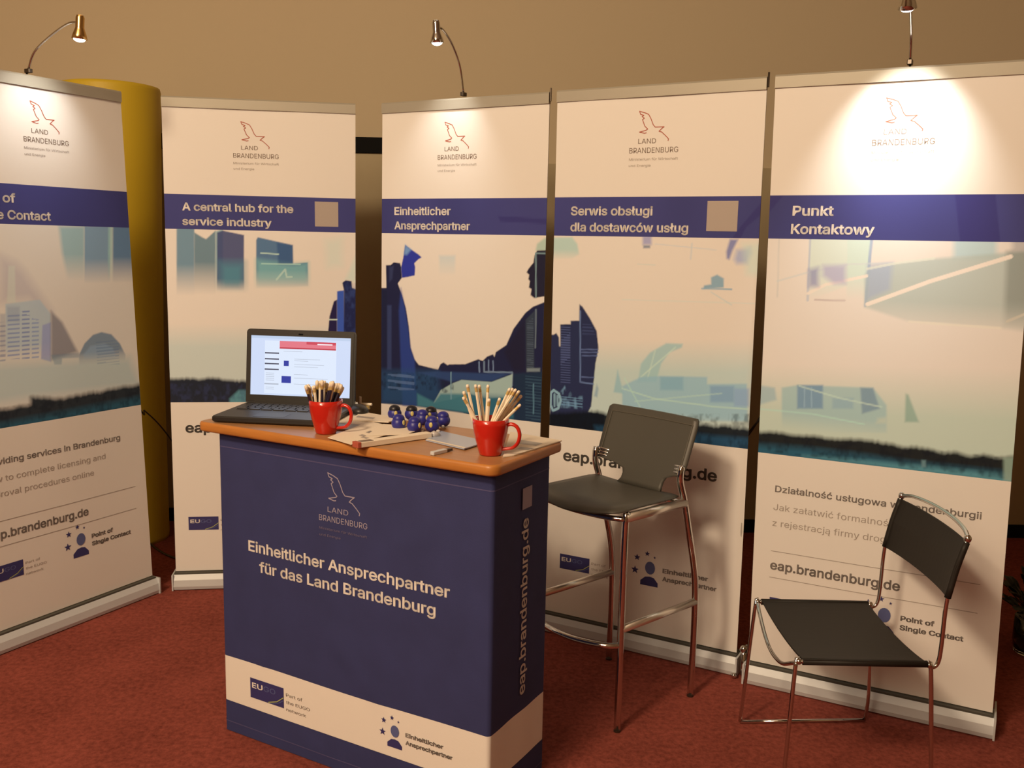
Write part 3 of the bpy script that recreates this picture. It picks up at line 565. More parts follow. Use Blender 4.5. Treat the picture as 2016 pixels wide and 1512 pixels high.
BLAB = [
 'leftmost roll-up banner, cut by the frame, with English text about providing services',
 'roll-up banner headed A central hub for the service industry, behind the laptop',
 'narrow-looking roll-up banner headed Einheitlicher Ansprechpartner, behind the two mugs, lit by a spotlight',
 'roll-up banner headed Serwis obslugi, directly behind the bar stool',
 'roll-up banner headed Punkt Kontaktowy with the brightest spotlight, behind the low chair']
def make_banner(b):
    cx, cy, yaw, lx, ly = BAN[b]; fn = banner_fn(b)
    R = empty('rollup_banner', (cx, cy, 0), yaw); tag(R, BLAB[b], 'banner', 'roll-up banners forming the booth wall')
    # printed film
    nx = 246
    xs = np.linspace(0, 1, nx+1)
    zs = np.concatenate([np.linspace(Z_BASE-.006, Z_IM-.0005, 26), np.linspace(Z_IM, Z_BB-.0005, 232), np.linspace(Z_BB, Z_BT-.0005, 20), np.linspace(Z_BT, Z_TOP-.026, 16)])
    S, Z = np.meshgrid(xs, zs); C = paint(b, S, Z)
    V = np.array([fn(s, z) for s, z in zip(S.ravel(), Z.ravel())], dtype=np.float32)
    n = nx+1; i = np.arange(len(zs)-1)[:, None]*n+np.arange(nx)[None, :]
    Fq = np.stack([i, i+1, i+n+1, i+n], -1).reshape(-1, 4)
    me = bpy.data.meshes.new('printed_film'); me.vertices.add(len(V)); me.vertices.foreach_set('co', V.ravel())
    me.loops.add(Fq.size); me.loops.foreach_set('vertex_index', Fq.ravel().astype(np.int32))
    me.polygons.add(len(Fq)); me.polygons.foreach_set('loop_start', np.arange(0, Fq.size, 4, dtype=np.int32))
    me.update(calc_edges=True); me.validate()
    at = me.color_attributes.new('print', 'FLOAT_COLOR', 'POINT'); at.data.foreach_set('color', np.concatenate([C.reshape(-1, 3), np.ones((len(V), 1))], 1).astype(np.float32).ravel())
    me.materials.append(M['print']); film = link(bpy.data.objects.new('printed_film', me), R)
    bk = G(); 
    q = [fn(0, Z_BASE-.006, -.0012), fn(1, Z_BASE-.006, -.0012), fn(1, Z_TOP-.018, -.0012), fn(0, Z_TOP-.018, -.0012)]
    q = [(a[0], a[1]+.003, a[2]) for a in q]; mk('film_backing', q, [(3, 2, 1, 0)], M['paper_grey'], R)
    # top rail
    a = fn(0, Z_TOP-.012); c_ = fn(1, Z_TOP-.012); g = G()
    g.add([(p[0], p[1]+dy, p[2]+dz) for p in (a, c_) for dy, dz in ((-.007, -.028), (.009, -.028), (.009, .012), (-.003, .014), (-.007, .008))],
          [(0, 5, 9, 4), (4, 9, 8, 3), (3, 8, 7, 2), (2, 7, 6, 1), (1, 6, 5, 0), (0, 4, 3, 2, 1), (5, 6, 7, 8, 9)]); g.obj('top_rail', M['rail'], R)
    # base cassette
    h = Z_BASE-.016; pr = [(-.030, 0.004), (-.034, .018), (-.030, .046), (-.018, h), (.05, h), (.10, .045), (.105, .006), (.10, .002)]
    g = G(); L = BW/2+.006
    V = [(x, y, z) for x in (-L, L) for y, z in pr]; n = len(pr)
    g.add(V, [(k, (k+1) % n, n+(k+1) % n, n+k) for k in range(n)]+[tuple(range(n-1, -1, -1)), tuple(range(n, 2*n))]); g.obj('base_cassette', M['alu'], R)
    mk('base_slot', *box(-L+.003, L-.003, -.017, .04, h-.004, h+.007), M['alu_dark'], R)
    for sx in (-1, 1): mk('end_cap', *box(*sorted((sx*L, sx*(L+.006))), -.036, .108, .001, h+.003), M['alu'], R)
    for sx in (-1, 1): mk('foot', *box(sx*.26-.02, sx*.26+.02, .02, .20, .0, .012, .004), M['dark_metal'], R)
    mk('support_pole', *tube([(0, .035, h), (lx*.5, .028+ly*.5, 1.05), (lx, .020+ly, Z_TOP)], .008), M['dark_metal'], R)
    if b in (2, 3): mk('rail_end_pin', *tube([(c_[0]+.004, c_[1], c_[2]-.02), (c_[0]+.004, c_[1], c_[2]+.028)], .0035, 8), M['dark_metal'], R)
    if b == 3:
        g = G(); g.add(*tube([(L+.028, -.02, .004), (L+.03, -.035, .05), (L+.024, -.02, .10)], .010, 8, 4)); g.add(*ball((L+.024, -.02, .105), .014, .014, .016)); g.add(*ball((L-.0, -.045, .012), .012, .012, .011))
        g.obj('joining_clip', M['chrome'], R, True)
    # logo on top
    ir = M['ink_red']
    film_fn = fn; fn = lambda s, z, o=0.0: film_fn(s-(z-Z_BASE)/2.08*lx/BW, z, o)
    fx = lambda x, z, o=0: fn(x/BW, z, o)
    bird(LOGO['bird'][0]*BW, LOGO['bird'][1], 1, fx, ir, R)
    def T(s, u0, u1, z, h, m, bold=.012, **k): return put_text(s, u0, u1, z, h, fn, M[m], R, bold, **k)
    T('LAND', .409, .495, 1.880, .0235, 'ink_brown', 0); T('BRANDENBURG', .367, .603, 1.847, .0265, 'ink_brown', 0)
    T('Ministerium für Wirtschaft', .367, .603, 1.821, .0125, 'ink_lt', 0); T('und Energie', .367, .474, 1.799, .0125, 'ink_lt', 0)
    H = {0: (('Point of', .07, .308), ('Single Contact', .07, .486)), 1: (('A central hub for the', .098, .676), ('service industry', .096, .560)),
         2: (('Einheitlicher', .092, .450), ('Ansprechpartner', .092, .570)), 3: (('Serwis obsługi', .078, .494), ('dla dostawców usług', .078, .668)), 4: (('Punkt', .068, .236), ('Kontaktowy', .066, .402))}[b]
    T(H[0][0], H[0][1], H[0][2], 1.629, .043, 'ink_white', .022); T(H[1][0], H[1][1], H[1][2], 1.570, .043, 'ink_white', .022)
    if b in (1, 3):
        s0, s1 = (.79, .915) if b == 1 else (.752, .892)
        mk('blank_print_tile', *flat([(s0, 1.575), (s1, 1.575), (s1, 1.678), (s0, 1.678)], fn), M['tile'], R)
        T('eap.brandenburg.de', .077, .863, .695, .057, 'ink', .022)
    if b in (0, 4):
        t1, t2, t3 = (('Providing services in Brandenburg', 'How to complete licensing and', 'approval procedures online') if b == 0 else
                      ('Działalność usługowa w Brandenburgii', 'Jak załatwić formalności związane', 'z rejestracją firmy drogą online'))
        T(t1, .070, .826 if b == 0 else .893, .695, .031, 'ink_mid', .014)
        T(t2, .068, .730 if b == 0 else .790, .631, .031, 'ink_lt', -.008); T(t3, .068, .655 if b == 0 else .705, .575, .031, 'ink_lt', -.008)
        for z in (.486, .392): mk('print_rule', *ribbon([(.07*BW+.84*BW*k/40, z) for k in range(41)], .0022, fx), M['ink_lt'], R)
        T('eap.brandenburg.de', .070, .612, .421, .044, 'ink_mid', .020)
    if b in (0, 1, 3, 4):
        eugo(.077*BW, .262, .163*BW, fx, R, M['ink_lt'])
        ln = (('Point of', .62), ('Single Contact', 1.15)) if b in (0, 4) else (('Einheitlicher', 1.05), ('Ansprechpartner', 1.25))
        contact(.470*BW, .262, .165, fx, R, ln, M['ink_mid'])
    return R
BANS = [make_banner(b) for b in range(5)]
# ------------------------------------------------------------------ banner spotlights
def banner_lamp(b, x0, e, hx, hz, aim, power, blend_size, label, cable=None):
    R = empty('banner_spotlight', (BAN[b][0], BAN[b][1], 0), BAN[b][2]); lx, ly = BAN[b][3], BAN[b][4]
    tag(R, label, 'lamp', 'clip-on arm spotlights over the banners')
    zt = Z_TOP+.012; x0 += lx; e0 = ly
    mk('clamp', *box(x0-.008, x0+.008, e0-.004, e0+.024, zt-.002, zt+.012, .003), M['dark_metal'], R)
    path = [(x0, e0+.01, zt+.01), (x0+(hx-x0)*.12, e0-e*.10, zt+(hz-zt)*.55), (x0+(hx-x0)*.4, e0-e*.42, zt+(hz-zt)*.93), (x0+(hx-x0)*.75, e0-e*.78, hz+.028), (hx, e0-e, hz+.03)]
    mk('arm', *tube(path, .0042, 8, 6), M['chrome'], R, True)
    d = Vector((0.0, .55 if b == 4 else .12, -1))
    prof = [(.0115, .052), (.0145, .045), (.0145, .012), (.017, .004), (.023, -.012), (.026, -.026), (.024, -.027), (.021, -.014)]
    at = (hx, e0-e, hz)
    V, Fc = lathe(prof, 22, cap=False); mk('lamp_head', rot_to(V, -d, at), Fc, M['brass' if b == 0 else 'chrome'], R, True)
    V, Fc = lathe([(.0001, .054), (.0115, .053)], 22, cap=False); mk('head_cap', rot_to(V, -d, at), Fc, M['dark_metal'], R)
    V, Fc = ball((0, 0, -.024), .0205, .0205, .012); mk('bulb', rot_to(V, -d, at), Fc, M['bulb'], R, True)
    if cable:
        a_ = BAN[b][2]; loc = [Vector((math.cos(a_)*(p[0]-BAN[b][0])+math.sin(a_)*(p[1]-BAN[b][1]), -math.sin(a_)*(p[0]-BAN[b][0])+math.cos(a_)*(p[1]-BAN[b][1]), p[2])) for p in cable]
        mk('power_cable', *tube([Vector((x0, e0+.02, zt))]+[Vector((x0*.9+loc[0].x*.1, e0+.06, 1.5))]+loc, .0035, 8, 6), M['black'], R, True)
    l = bpy.data.lights.new('halogen_beam', 'SPOT'); l.energy = power; l.color = (1, .95, .87); l.spot_size = math.radians(blend_size); l.spot_blend = 1.0; l.shadow_soft_size = .02
    lo = bpy.data.objects.new('halogen_beam', l); COL.objects.link(lo); lo.parent = R
    lo.location = Vector(at)+d.normalized()*.034
    t = Vector((aim[0], ly*.9, aim[1])); lo.rotation_euler = (t-lo.location).to_track_quat('-Z', 'Y').to_euler()
banner_lamp(0, -.055+.06, .25, -.045, 2.215, (-.07, 1.88), 12, 84, 'brass-coloured arm spotlight curving over the leftmost banner', [(-1.7656, 4.4, 0.7381), (-1.7331, 4.4, 0.7071), (-1.6944, 4.42, 0.6603), (-1.6638, 4.45, 0.6059), (-1.6401, 4.5, 0.5364)])
banner_lamp(2, -.0, .17, .0, 2.285, (-.05, 1.85), 10, 74, 'chrome arm spotlight over the middle banner, behind the mugs')
banner_lamp(4, .02, .25, -.005, 2.225, (-.01, 1.83), 46, 74, 'chrome arm spotlight over the rightmost banner, cut by the top of the photo', [(0.8231, 3.35, 0.8187), (0.8524, 3.35, 0.851), (0.8759, 3.35, 0.8887), (0.8989, 3.35, 0.9318)])
# ------------------------------------------------------------------ yellow column and cables
yc = empty('yellow_column', (-2.03, 4.66, 0)); tag(yc, 'tall round yellow column standing between the two left banners', 'column')
yc.location = (-1.94, 4.66, 0)
mk('column_body', *lathe([(.196, .0), (.198, .02), (.200, .9), (.210, 1.5), (.226, 2.225-.02), (.222, 2.225-.004), (.20, 2.225)], 48), M['yellow'], yc, True)

cb = mk('power_cable', *tube([(-1.7894, 4.5508, 0.006), (-1.7097, 4.4525, 0.006), (-1.6464, 4.3875, 0.006), (-1.5731, 4.3323, 0.006), (-1.4828, 4.2795, 0.006)], .005, 8, 6), M['black'], None, True); tag(cb, 'thin dark cable on the carpet in the gap between the two left banners', 'cable')

# ------------------------------------------------------------------ counter
CX, CY, CYAW, CLn, CDp = (-0.8738, 2.7682, -0.5141, 0.9563, 0.3117); CH = .949; TT = .029
ct = empty('promotion_counter', (CX, CY, 0), CYAW); tag(ct, 'navy fabric-covered promotion counter with beech top carrying laptop and mugs', 'counter')
random.seed(4)
def cface(u, v):       # small tension creases of the cover front
    a = .004*math.sin(math.pi*min(1, max(0, u/CLn)))*math.sin(math.pi*min(1, v/.95))
    for (x0, y0, x1, y1, w, k) in ((.28, .52, .12, .14, .02, .0022), (.32, .50, .70, .16, .025, .0022), (.55, .62, .90, .88, .03, .0018), (.20, .1, .5, .02, .02, .0015), (.93, .9, .90, .3, .02, .002)):
        dx, dy = x1-x0, y1-y0; L2 = dx*dx+dy*dy; t = min(1, max(0, ((u-x0)*dx+(v-y0)*dy)/L2)); d = math.hypot(u-x0-t*dx, v-y0-t*dy)
        a += k*math.exp(-(d/w)**2)*math.sin(math.pi*t)
    return a
def cover(name, z0f, z1f, m, nz, grow=0.0):
    # closed ring of the cover between two heights, rounded corners
    r = .012; per = []
    def seg(a, b, n):
        for k in range(n): t = k/n; per.append((a[0]+(b[0]-a[0])*t, a[1]+(b[1]-a[1])*t))
    def arc(cx, cy, a0):
        for k in range(6): a = math.radians(a0+k*15); per.append((cx+r*math.cos(a), cy+r*math.sin(a)))
    seg((r, 0), (CLn-r, 0), 60); arc(CLn-r, r, 270); seg((CLn, r), (CLn, CDp-r), 16); arc(CLn-r, CDp-r, 0); seg((CLn-r, CDp), (r, CDp), 8); arc(r, CDp-r, 90); seg((0, CDp-r), (0, r), 8); arc(r, r, 180)
    V = []; Fc = []; n = len(per)
    for k in range(nz+1):
        for (x, y) in per:
            z0 = z0f(x, y); z1 = z1f(x, y); z = z0+(z1-z0)*k/nz
            ex = 0
            if y < .002: V.append((x, y-cface(x, z)-grow, z))
            elif x > CLn-.002: V.append((x+grow+.0015*math.sin(y*40)*math.sin(z*3), y, z))
            else: V.append((x-(grow if x < .002 else 0), y+(grow if y > CDp-.002 else 0), z))
    for k in range(nz):
        for i in range(n): j = (i+1) % n; Fc.append((k*n+i, k*n+j, (k+1)*n+j, (k+1)*n+i))
    return mk(name, V, Fc, m, ct, True)
lw = lambda x, y: .102; hw = lambda x, y: .247+.0015*math.sin(x*9)
cover('cover_upper', hw, lambda x, y: CH+.002, M['navy'], 40); cover('cover_stripe', lw, hw, M['white_fab'], 6); cover('cover_hem', lambda x, y: .003, lw, M['navy'], 5, .001)
cover('hem_seam', lambda x, y: .034, lambda x, y: .037, M['seam'], 1, .0022); cover('top_seam', lambda x, y: .903, lambda x, y: .906, M['seam'], 1, .0006)
def rslab(x0, x1, y0, y1, z0, z1, r, e):
    P = []
    for cx, cy, a0 in ((x1-r, y1-r, 0), (x0+r, y1-r, 90), (x0+r, y0+r, 180), (x1-r, y0+r, 270)):
        for k in range(9): a = math.radians(a0+k*11.25); P.append((cx, cy, math.cos(a), math.sin(a)))
    rows = [(r-e, z0), (r-e*.3, z0+e*.3), (r, z0+e), (r, z1-e), (r-e*.3, z1-e*.3), (r-e, z1)]
    V = [(cx+rr*ca, cy+rr*sa, z) for rr, z in rows for cx, cy, ca, sa in P]; n = len(P)
    return V, n, len(rows)
x0, x1, y0, y1 = -.055, CLn+.025, -.034, CDp+.034
V, n, rws = rslab(x0, x1, y0, y1, CH, CH+TT, .03, .007)
Fc = [(k*n+i, k*n+(i+1) % n, (k+1)*n+(i+1) % n, (k+1)*n+i) for k in range(rws-1) for i in range(n)]+[tuple(range(n-1, -1, -1))]
mk('countertop_edge', V, Fc, M['wood_edge'], ct, True)
V2 = V[(rws-1)*n:]; mk('countertop', [(a[0], a[1], a[2]) for a in V2]+[(a[0], a[1], a[2]-.002) for a in V2], [tuple(range(n))]+[(i, i+n, (i+1) % n+n, (i+1) % n) for i in range(n)], M['wood'], ct)
cf = lambda u, v, o=0: (u, -cface(u, v)-o-.0004, v)
cs = lambda u, v, o=0: (CLn+o+.0022, u, v)
bird(.4745, .828, 1.0, cf, M['ink_violet'], ct)
put_text('LAND', .424, .497, .769, .0215, cf, M['ink_violet'], ct, 0); put_text('BRANDENBURG', .393, .563, .741, .0235, cf, M['ink_violet'], ct, 0)
put_text('Ministerium für Wirtschaft', .394, .562, .716, .0095, cf, M['ink_dim'], ct, .0); put_text('und Energie', .394, .470, .697, .0095, cf, M['ink_dim'], ct, .0)
put_text('Einheitlicher Ansprechpartner', .118, .832, .602, .044, cf, M['ink_white'], ct, .018)
put_text('für das Land Brandenburg', .161, .788, .5435, .044, cf, M['ink_white'], ct, .018)
eugo(.113, .138, .135, cf, ct, M['ink_mid']); contact(.607, .132, .118, cf, ct, (('Einheitlicher', 1.05), ('Ansprechpartner', 1.30)), M['ink_mid'])
side = lambda u, v, o=0: cs(-v, u, o)
put_text('eap.brandenburg.de', .297, .795, -.183, .050, lambda u, v, o=0: cs(-v, u, o), M['ink_white'], ct, .016)
mk('blank_print_tile', *flat([(.148, .822), (.200, .822), (.200, .880), (.148, .880)], cs), M['ink_violet'], ct)
# ------------------------------------------------------------------ things on the counter (local table frame: u along front, v to the back)
ZT = CH+TT
cc, ss = math.cos(CYAW), math.sin(CYAW)
def tw(u, v, z=0): return Vector((CX+u*cc-v*ss, CY+u*ss+v*cc, ZT+z))
LX, LY, LYAW, LW, LD, LT, LH = (-0.887, 2.747, -0.135, 0.36, 0.258, 0.096, 0.236)
lp = empty('laptop', (LX, LY, ZT+.0005), LYAW); tag(lp, 'open dark laptop showing a web page with a red header, left on the counter', 'laptop')
V, Fc = box(0, LW, 0, LD, .002, .020, .012); mk('keyboard_base', V, Fc, M['laptop'], lp)
mk('key_well', *box(.022, LW-.022, LD-.135, LD-.025, .0195, .0206, .004), M['black'], lp)
k0 = None
for r in range(6):
    nk = (15, 15, 14, 14, 12, 8)[r]; y = LD-.031-r*.0172-.014; xk = .026; tot = LW-.052
    for k in range(nk):
        w = tot/nk*.84
        if r == 5 and k == 3: w = tot/nk*.84
        x = xk+tot*k/nk
        kk = mk('key', *box(x, x+w, y, y+.0132, .0205, .0228), M['keys'], lp)
mk('touchpad', *box(LW*.33, LW*.60, .022, .088, .0198, .0204, .004), M['black'], lp)
mk('palm_sticker', *box(LW-.135, LW-.085, LD-.022, LD-.010, .0203, .0209), M['sticker'], lp)
def lid(x, h, d=0):    # point on the lid: x along, h up from hinge, d in front (towards user)
    return (x, LD-.004+math.sin(LT)*h-math.cos(LT)*d, .020+math.cos(LT)*h+math.sin(LT)*d)
def lidbox(x0, x1, h0, h1, d0, d1):
    V = [lid(x, h, d) for d in (d1, d0) for h in (h0, h1) for x in (x0, x1)]
    return V, [(0, 1, 3, 2), (4, 6, 7, 5), (0, 4, 5, 1), (2, 3, 7, 6), (0, 2, 6, 4), (1, 5, 7, 3)]
V = []; n_ = 0
rr = .012; P = []
for cx, ch, a0 in ((LW-rr, LH-rr, 0), (rr, LH-rr, 90), (.004, .004, 180), (LW-.004, .004, 270)):
    q = rr if ch > .1 else .004
    for k in range(5): a = math.radians(a0+22.5*k); P.append((cx+q*math.cos(a), ch+q*math.sin(a)))
n = len(P); V = [lid(x, h, .003) for x, h in P]+[lid(x, h, -.005) for x, h in P]
mk('screen_lid', V, [tuple(range(n)), tuple(range(2*n-1, n-1, -1))]+[(i, i+n, (i+1) % n+n, (i+1) % n) for i in range(n)], M['laptop'], lp)
mk('screen_bezel', *lidbox(.006, LW-.006, .006, LH-.006, .003, .0045), M['black'], lp)
mk('hinge_bar', *lidbox(.03, LW-.03, -.004, .008, -.003, .006), M['black'], lp)
mk('webcam', *lidbox(LW*.48, LW*.52, LH-.016, LH-.011, .0045, .0052), M['flat_black'], lp)
sx0, sx1, sh0, sh1 = .016, LW-.016, .026, LH-.021
def scr(a, b, c, d, z, name, m): return mk(name, *lidbox(sx0+(sx1-sx0)*a, sx0+(sx1-sx0)*b, sh0+(sh1-sh0)*c, sh0+(sh1-sh0)*d, .0045, .0045+z), m, lp)
scr(0, 1, 0, 1, .0006, 'display', emi('screen_pale_blue', (206, 220, 248)))
scr(0, 1, .955, 1, .0009, 'browser_bar', emi('screen_bar', (190, 208, 236)))
scr(.14, .86, 0.03, .92, .0009, 'web_page', emi('screen_page', (222, 234, 253)))
scr(.29, .855, .80, .92, .0012, 'page_header', emi('screen_red', (226, 120, 135))); scr(.29, .855, .79, .812, .0014, 'page_header_line', emi('screen_red2', (188, 50, 70)))
scr(.56, .855, .875, .92, .0014, 'page_header_line', emi('screen_red3', (204, 70, 90))); scr(.67, .82, .87, .89, .0016, 'search_field', emi('screen_white', (246, 232, 240)))
dk = emi('screen_dark', (70, 72, 92)); gy = emi('screen_grey', (176, 184, 200)); bl = emi('screen_blue', (45, 60, 160))
for v in (.70, .60, .52, .425): scr(.142, .285, v, v+.022, .0012, 'menu_bar', dk)
scr(.142, .285, .18, .20, .0012, 'menu_bar', gy)
for v in (.37, .34, .31, .28, .25, .13, .10): scr(.155, .24, v, v+.006, .0012, 'menu_line', gy)
scr(.335, .385, .50, .59, .0012, 'page_icon', bl); scr(.315, .41, .215, .33, .0012, 'page_icon', bl)
for v, e in ((.745, .52), (.62, .70), (.59, .58), (.53, .74), (.49, .68), (.36, .58), (.30, .78), (.20, .66)): scr(.44 if v < .7 else .33, e, v, v+.006, .0012, 'text_line', gy)
# mugs with pencils
def make_mug(loc, label):
    R = empty('coffee_mug', loc, 0); tag(R, label, 'mug', 'red mugs on the counter')
    out = [(.020, .001), (.0275, 0.0), (.0295, .004), (.034, .020), (.040, .042), (.0445, .062), (.0465, .080), (.0475, .095)]
    inn = [(.0450, .0952), (.0440, .080), (.0415, .060), (.036, .038), (.029, .014), (.001, .009)]
    V, Fc = lathe(out+inn, 40, cap=True); mk('mug_body', V, Fc, M['red'], R, True)
    a = math.radians(-14); d = Vector((math.cos(a), math.sin(a), 0))
    P = [d*r+Vector((0, 0, z)) for r, z in ((.040, .078), (.055, .083), (.070, .076), (.077, .058), (.073, .036), (.060, .022), (.044, .018), (.030, .016))]
    mk('mug_handle', *tube(P, .0052, 10, 5, .8), M['red'], R, True); return R
mug_a = make_mug((-0.5224, 2.6256, 0.9785), 'red mug of navy pencils in front of the laptop'); mug_b = make_mug((-0.0526, 2.3916, 0.9785), 'red mug of cream pencils at the right front of the counter')
def pencil(a, b, dark, label, group):
    a = Vector(a); b = Vector(b); L = (b-a).length; d = (b-a).normalized()
    o = empty('pencil', a); o.rotation_euler = d.to_track_quat('Z', 'Y').to_euler(); tag(o, label, 'pencil', group)
    r = .0038; f0, f1 = (.026, .017) if dark else (.019, .009); k = 1.35 if dark else 1.05
    V, Fc = lathe([(.0006, 0), (r, .014), (r, L-f0)], 6); mk('pencil_shaft', V, Fc, M['navy_pen' if dark else 'cream'], o)
    V, Fc = lathe([(r+.0003, L-f0), (r*k+.0001, L-f1)], 10); mk('ferrule', V, Fc, M['gold'], o, False)
    V, Fc = lathe([(r*k, L-f1), (r*k+.0002, L-.004), (r*.75, L)], 10); mk('eraser_tip', V, Fc, M['eraser'], o, True)
ORD = ['leftmost', 'second', 'third', 'fourth', 'fifth', 'sixth', 'seventh', 'eighth', 'ninth', 'tenth', 'eleventh', 'twelfth', 'thirteenth', 'fourteenth', 'fifteenth', 'sixteenth', 'seventeenth', 'eighteenth']
def place(P, mugname, group):
    P = sorted(P, key=lambda p: p[1][0]/p[1][1]); n = len(P)
    for i, (a, b, dk_) in enumerate(P):
        pos = 'leftmost' if i == 0 else 'rightmost' if i == n-1 else ORD[i]+' from left' if i < n/2 else ORD[n-1-i]+' from right'
        pencil(a, b, dk_, ('navy' if dk_ else 'cream')+' pencil, '+pos+' by its tip in the '+mugname, group)
place([((-0.5595, 2.6118, 1.0539), (-0.5723, 2.5982, 1.1181), 1), ((-0.5366, 2.6258, 0.9909), (-0.5734, 2.629, 1.1158), 1), ((-0.5583, 2.6186, 1.0536), (-0.5651, 2.6117, 1.1139), 0), ((-0.544, 2.6257, 0.9906), (-0.5569, 2.6207, 1.1128), 1), ((-0.5438, 2.6256, 0.9905), (-0.5519, 2.6131, 1.1151), 0), ((-0.5431, 2.6274, 0.9908), (-0.5488, 2.6367, 1.1266), 1), ((-0.5413, 2.6251, 0.9908), (-0.5368, 2.6222, 1.1278), 0), ((-0.5325, 2.6227, 0.9907), (-0.5278, 2.6058, 1.1314), 1), ((-0.5315, 2.626, 0.9909), (-0.5255, 2.6282, 1.1271), 0), ((-0.5307, 2.6272, 0.9907), (-0.5215, 2.6417, 1.1195), 1), ((-0.5436, 2.6242, 0.9909), (-0.5037, 2.6144, 1.1273), 1), ((-0.536, 2.6235, 0.9908), (-0.4982, 2.6096, 1.1292), 1), ((-0.5321, 2.6251, 0.991), (-0.4967, 2.6191, 1.1222), 0), ((-0.5275, 2.6278, 0.9905), (-0.4947, 2.6507, 1.1176), 1), ((-0.5226, 2.628, 0.9908), (-0.4889, 2.653, 1.1174), 1), ((-0.5248, 2.6261, 0.9907), (-0.4794, 2.6355, 1.1167), 1), ((-0.5309, 2.6246, 0.9908), (-0.4773, 2.6488, 1.1079), 1), ((-0.5352, 2.625, 0.9905), (-0.5383, 2.6455, 1.1083), 1)], 'red mug by the laptop', 'pencils in the left red mug'); place([((-0.091, 2.3933, 1.054), (-0.1145, 2.3945, 1.1593), 0), ((-0.0946, 2.3985, 1.0536), (-0.1242, 2.4036, 1.14), 0), ((-0.0453, 2.3896, 0.9907), (-0.1242, 2.3796, 1.129), 0), ((-0.0672, 2.3918, 0.9907), (-0.0932, 2.3922, 1.1601), 0), ((-0.0592, 2.3992, 0.9905), (-0.0845, 2.4142, 1.1563), 0), ((-0.0664, 2.3993, 0.9908), (-0.0617, 2.4144, 1.1567), 0), ((-0.0654, 2.3887, 0.9906), (-0.057, 2.37, 1.1275), 0), ((-0.073, 2.389, 0.991), (-0.0299, 2.3747, 1.1294), 0), ((-0.0754, 2.3836, 0.9958), (-0.0047, 2.3658, 1.1563), 0), ((-0.0699, 2.3906, 0.9908), (0.0025, 2.3882, 1.153), 0), ((-0.0771, 2.3821, 1.0073), (0.0105, 2.3645, 1.1546), 0), ((-0.0761, 2.3909, 0.9927), (0.0194, 2.3891, 1.1466), 0), ((-0.0775, 2.3939, 1.0012), (0.0256, 2.4002, 1.1331), 0), ((-0.0788, 2.3902, 1.0064), (0.023, 2.3788, 1.1129), 0), ((-0.0789, 2.3912, 1.0071), (0.0088, 2.4018, 1.0983), 0), ((-0.0728, 2.3917, 0.9908), (-0.0062, 2.3968, 1.1122), 0)], 'right-hand red mug', 'cream pencils in the right red mug')
# small blue balls
random.seed(2)
BL = [(-0.3562, 2.8454), (-0.3252, 2.691), (-0.3044, 2.8443), (-0.2758, 2.6534), (-0.2645, 2.7744), (-0.2441, 2.8304), (-0.2267, 2.6707), (-0.2013, 2.7487)]
BN = ['back left of the cluster', 'front left of the cluster, above the papers', 'second from the left in the back row', 'front middle of the cluster', 'middle of the back row', 'second from right at the back', 'front right of the cluster', 'rightmost of the cluster']
for i, (x, y) in enumerate(BL):
    o = empty('foam_ball', (x, y, ZT)); tag(o, 'small blue ball with a yellow spot, '+BN[i], 'ball', 'blue balls in a cluster on the counter')
    o.rotation_euler = (0, 0, [.3, .9, .2, .9, .8, -.1, -.1, -.9][i])
    mk('ball_body', *ball((0, 0, .020), .0215, .0215, .020), M['blueball'], o, True)
    mk('ball_cap', *ball((0, 0, .034), .0175, .0175, .0135), M['darkball' if i in (0, 2, 5) else 'blueball'], o, True)
    V, Fc = ball((0, 0, 0), .0052, .0022, .0078, 12, 7); mk('yellow_spot', [(v[0], v[1]-.0205, v[2]+.0245) for v in V], Fc, M['spot_y'], o, True)
    V, Fc = ball((0, 0, 0), .006, .004, .005, 10, 6); mk('wrapper_end', [(v[0]+.020, v[1]-.013, v[2]+.006) for v in V], Fc, M['film'], o, True)
# papers
def sheet(name, P, z, t, m, label, cat, curl=0, extra=None):
    P = [Vector(p) for p in P]; c = sum((Vector((p.x, p.y, 0)) for p in P), Vector())/4
    o = empty(name, (c.x, c.y, ZT+z)); tag(o, label, cat); n = 8; V = []; Fc = []
    for k in (0, 1):
        for j in range(n+1):
            for i in range(n+1):
                u, v = i/n, j/n; q = (P[0]*(1-u)+P[1]*u)*(1-v)+(P[3]*(1-u)+P[2]*u)*v
                V.append((q.x-c.x, q.y-c.y, curl*(u*u+(1-v)**3*.3)+(t if k else 0)))
    N = (n+1)*(n+1)
    for j in range(n):
        for i in range(n): a = j*(n+1)+i; Fc += [(a, a+n+1, a+n+2, a+1), (N+a, N+a+1, N+a+n+2, N+a+n+1)]
    for i in range(n):
        Fc += [(i, i+1, N+i+1, N+i)]; b_ = n*(n+1)+i; Fc += [(b_+1, b_, N+b_, N+b_+1)]
        c0 = i*(n+1); Fc += [(c0+n+1, c0, N+c0, N+c0+n+1)]; c1 = c0+n; Fc += [(c1, c1+n+1, N+c1+n+1, N+c1)]
    mk('paper_sheet', V, Fc, m, o)
    for (u0, u1, v0, v1, mm) in (extra or []):
        q = []
        for u, v in ((u0, v0), (u1, v0), (u1, v1), (u0, v1)):
            w = (P[0]*(1-u)+P[1]*u)*(1-v)+(P[3]*(1-u)+P[2]*u)*v; q.append((w.x-c.x, w.y-c.y, curl*(u*u+(1-v)**3*.3)+t+.0004))
        mk('printed_block', q, [(0, 1, 2, 3)], M[mm], o)
    return o
sheet('brochure', [(-0.5657, 2.6682, 0.0), (-0.4458, 2.6656, 0.0), (-0.3799, 2.8484, 0.0), (-0.5389, 2.9545, 0.0)], 0.0005, 0.004, M['paper_grey'], 'grey and white brochure lying behind the left red mug', 'brochure', 0, [(.25,.95,.35,.85,'paper')])
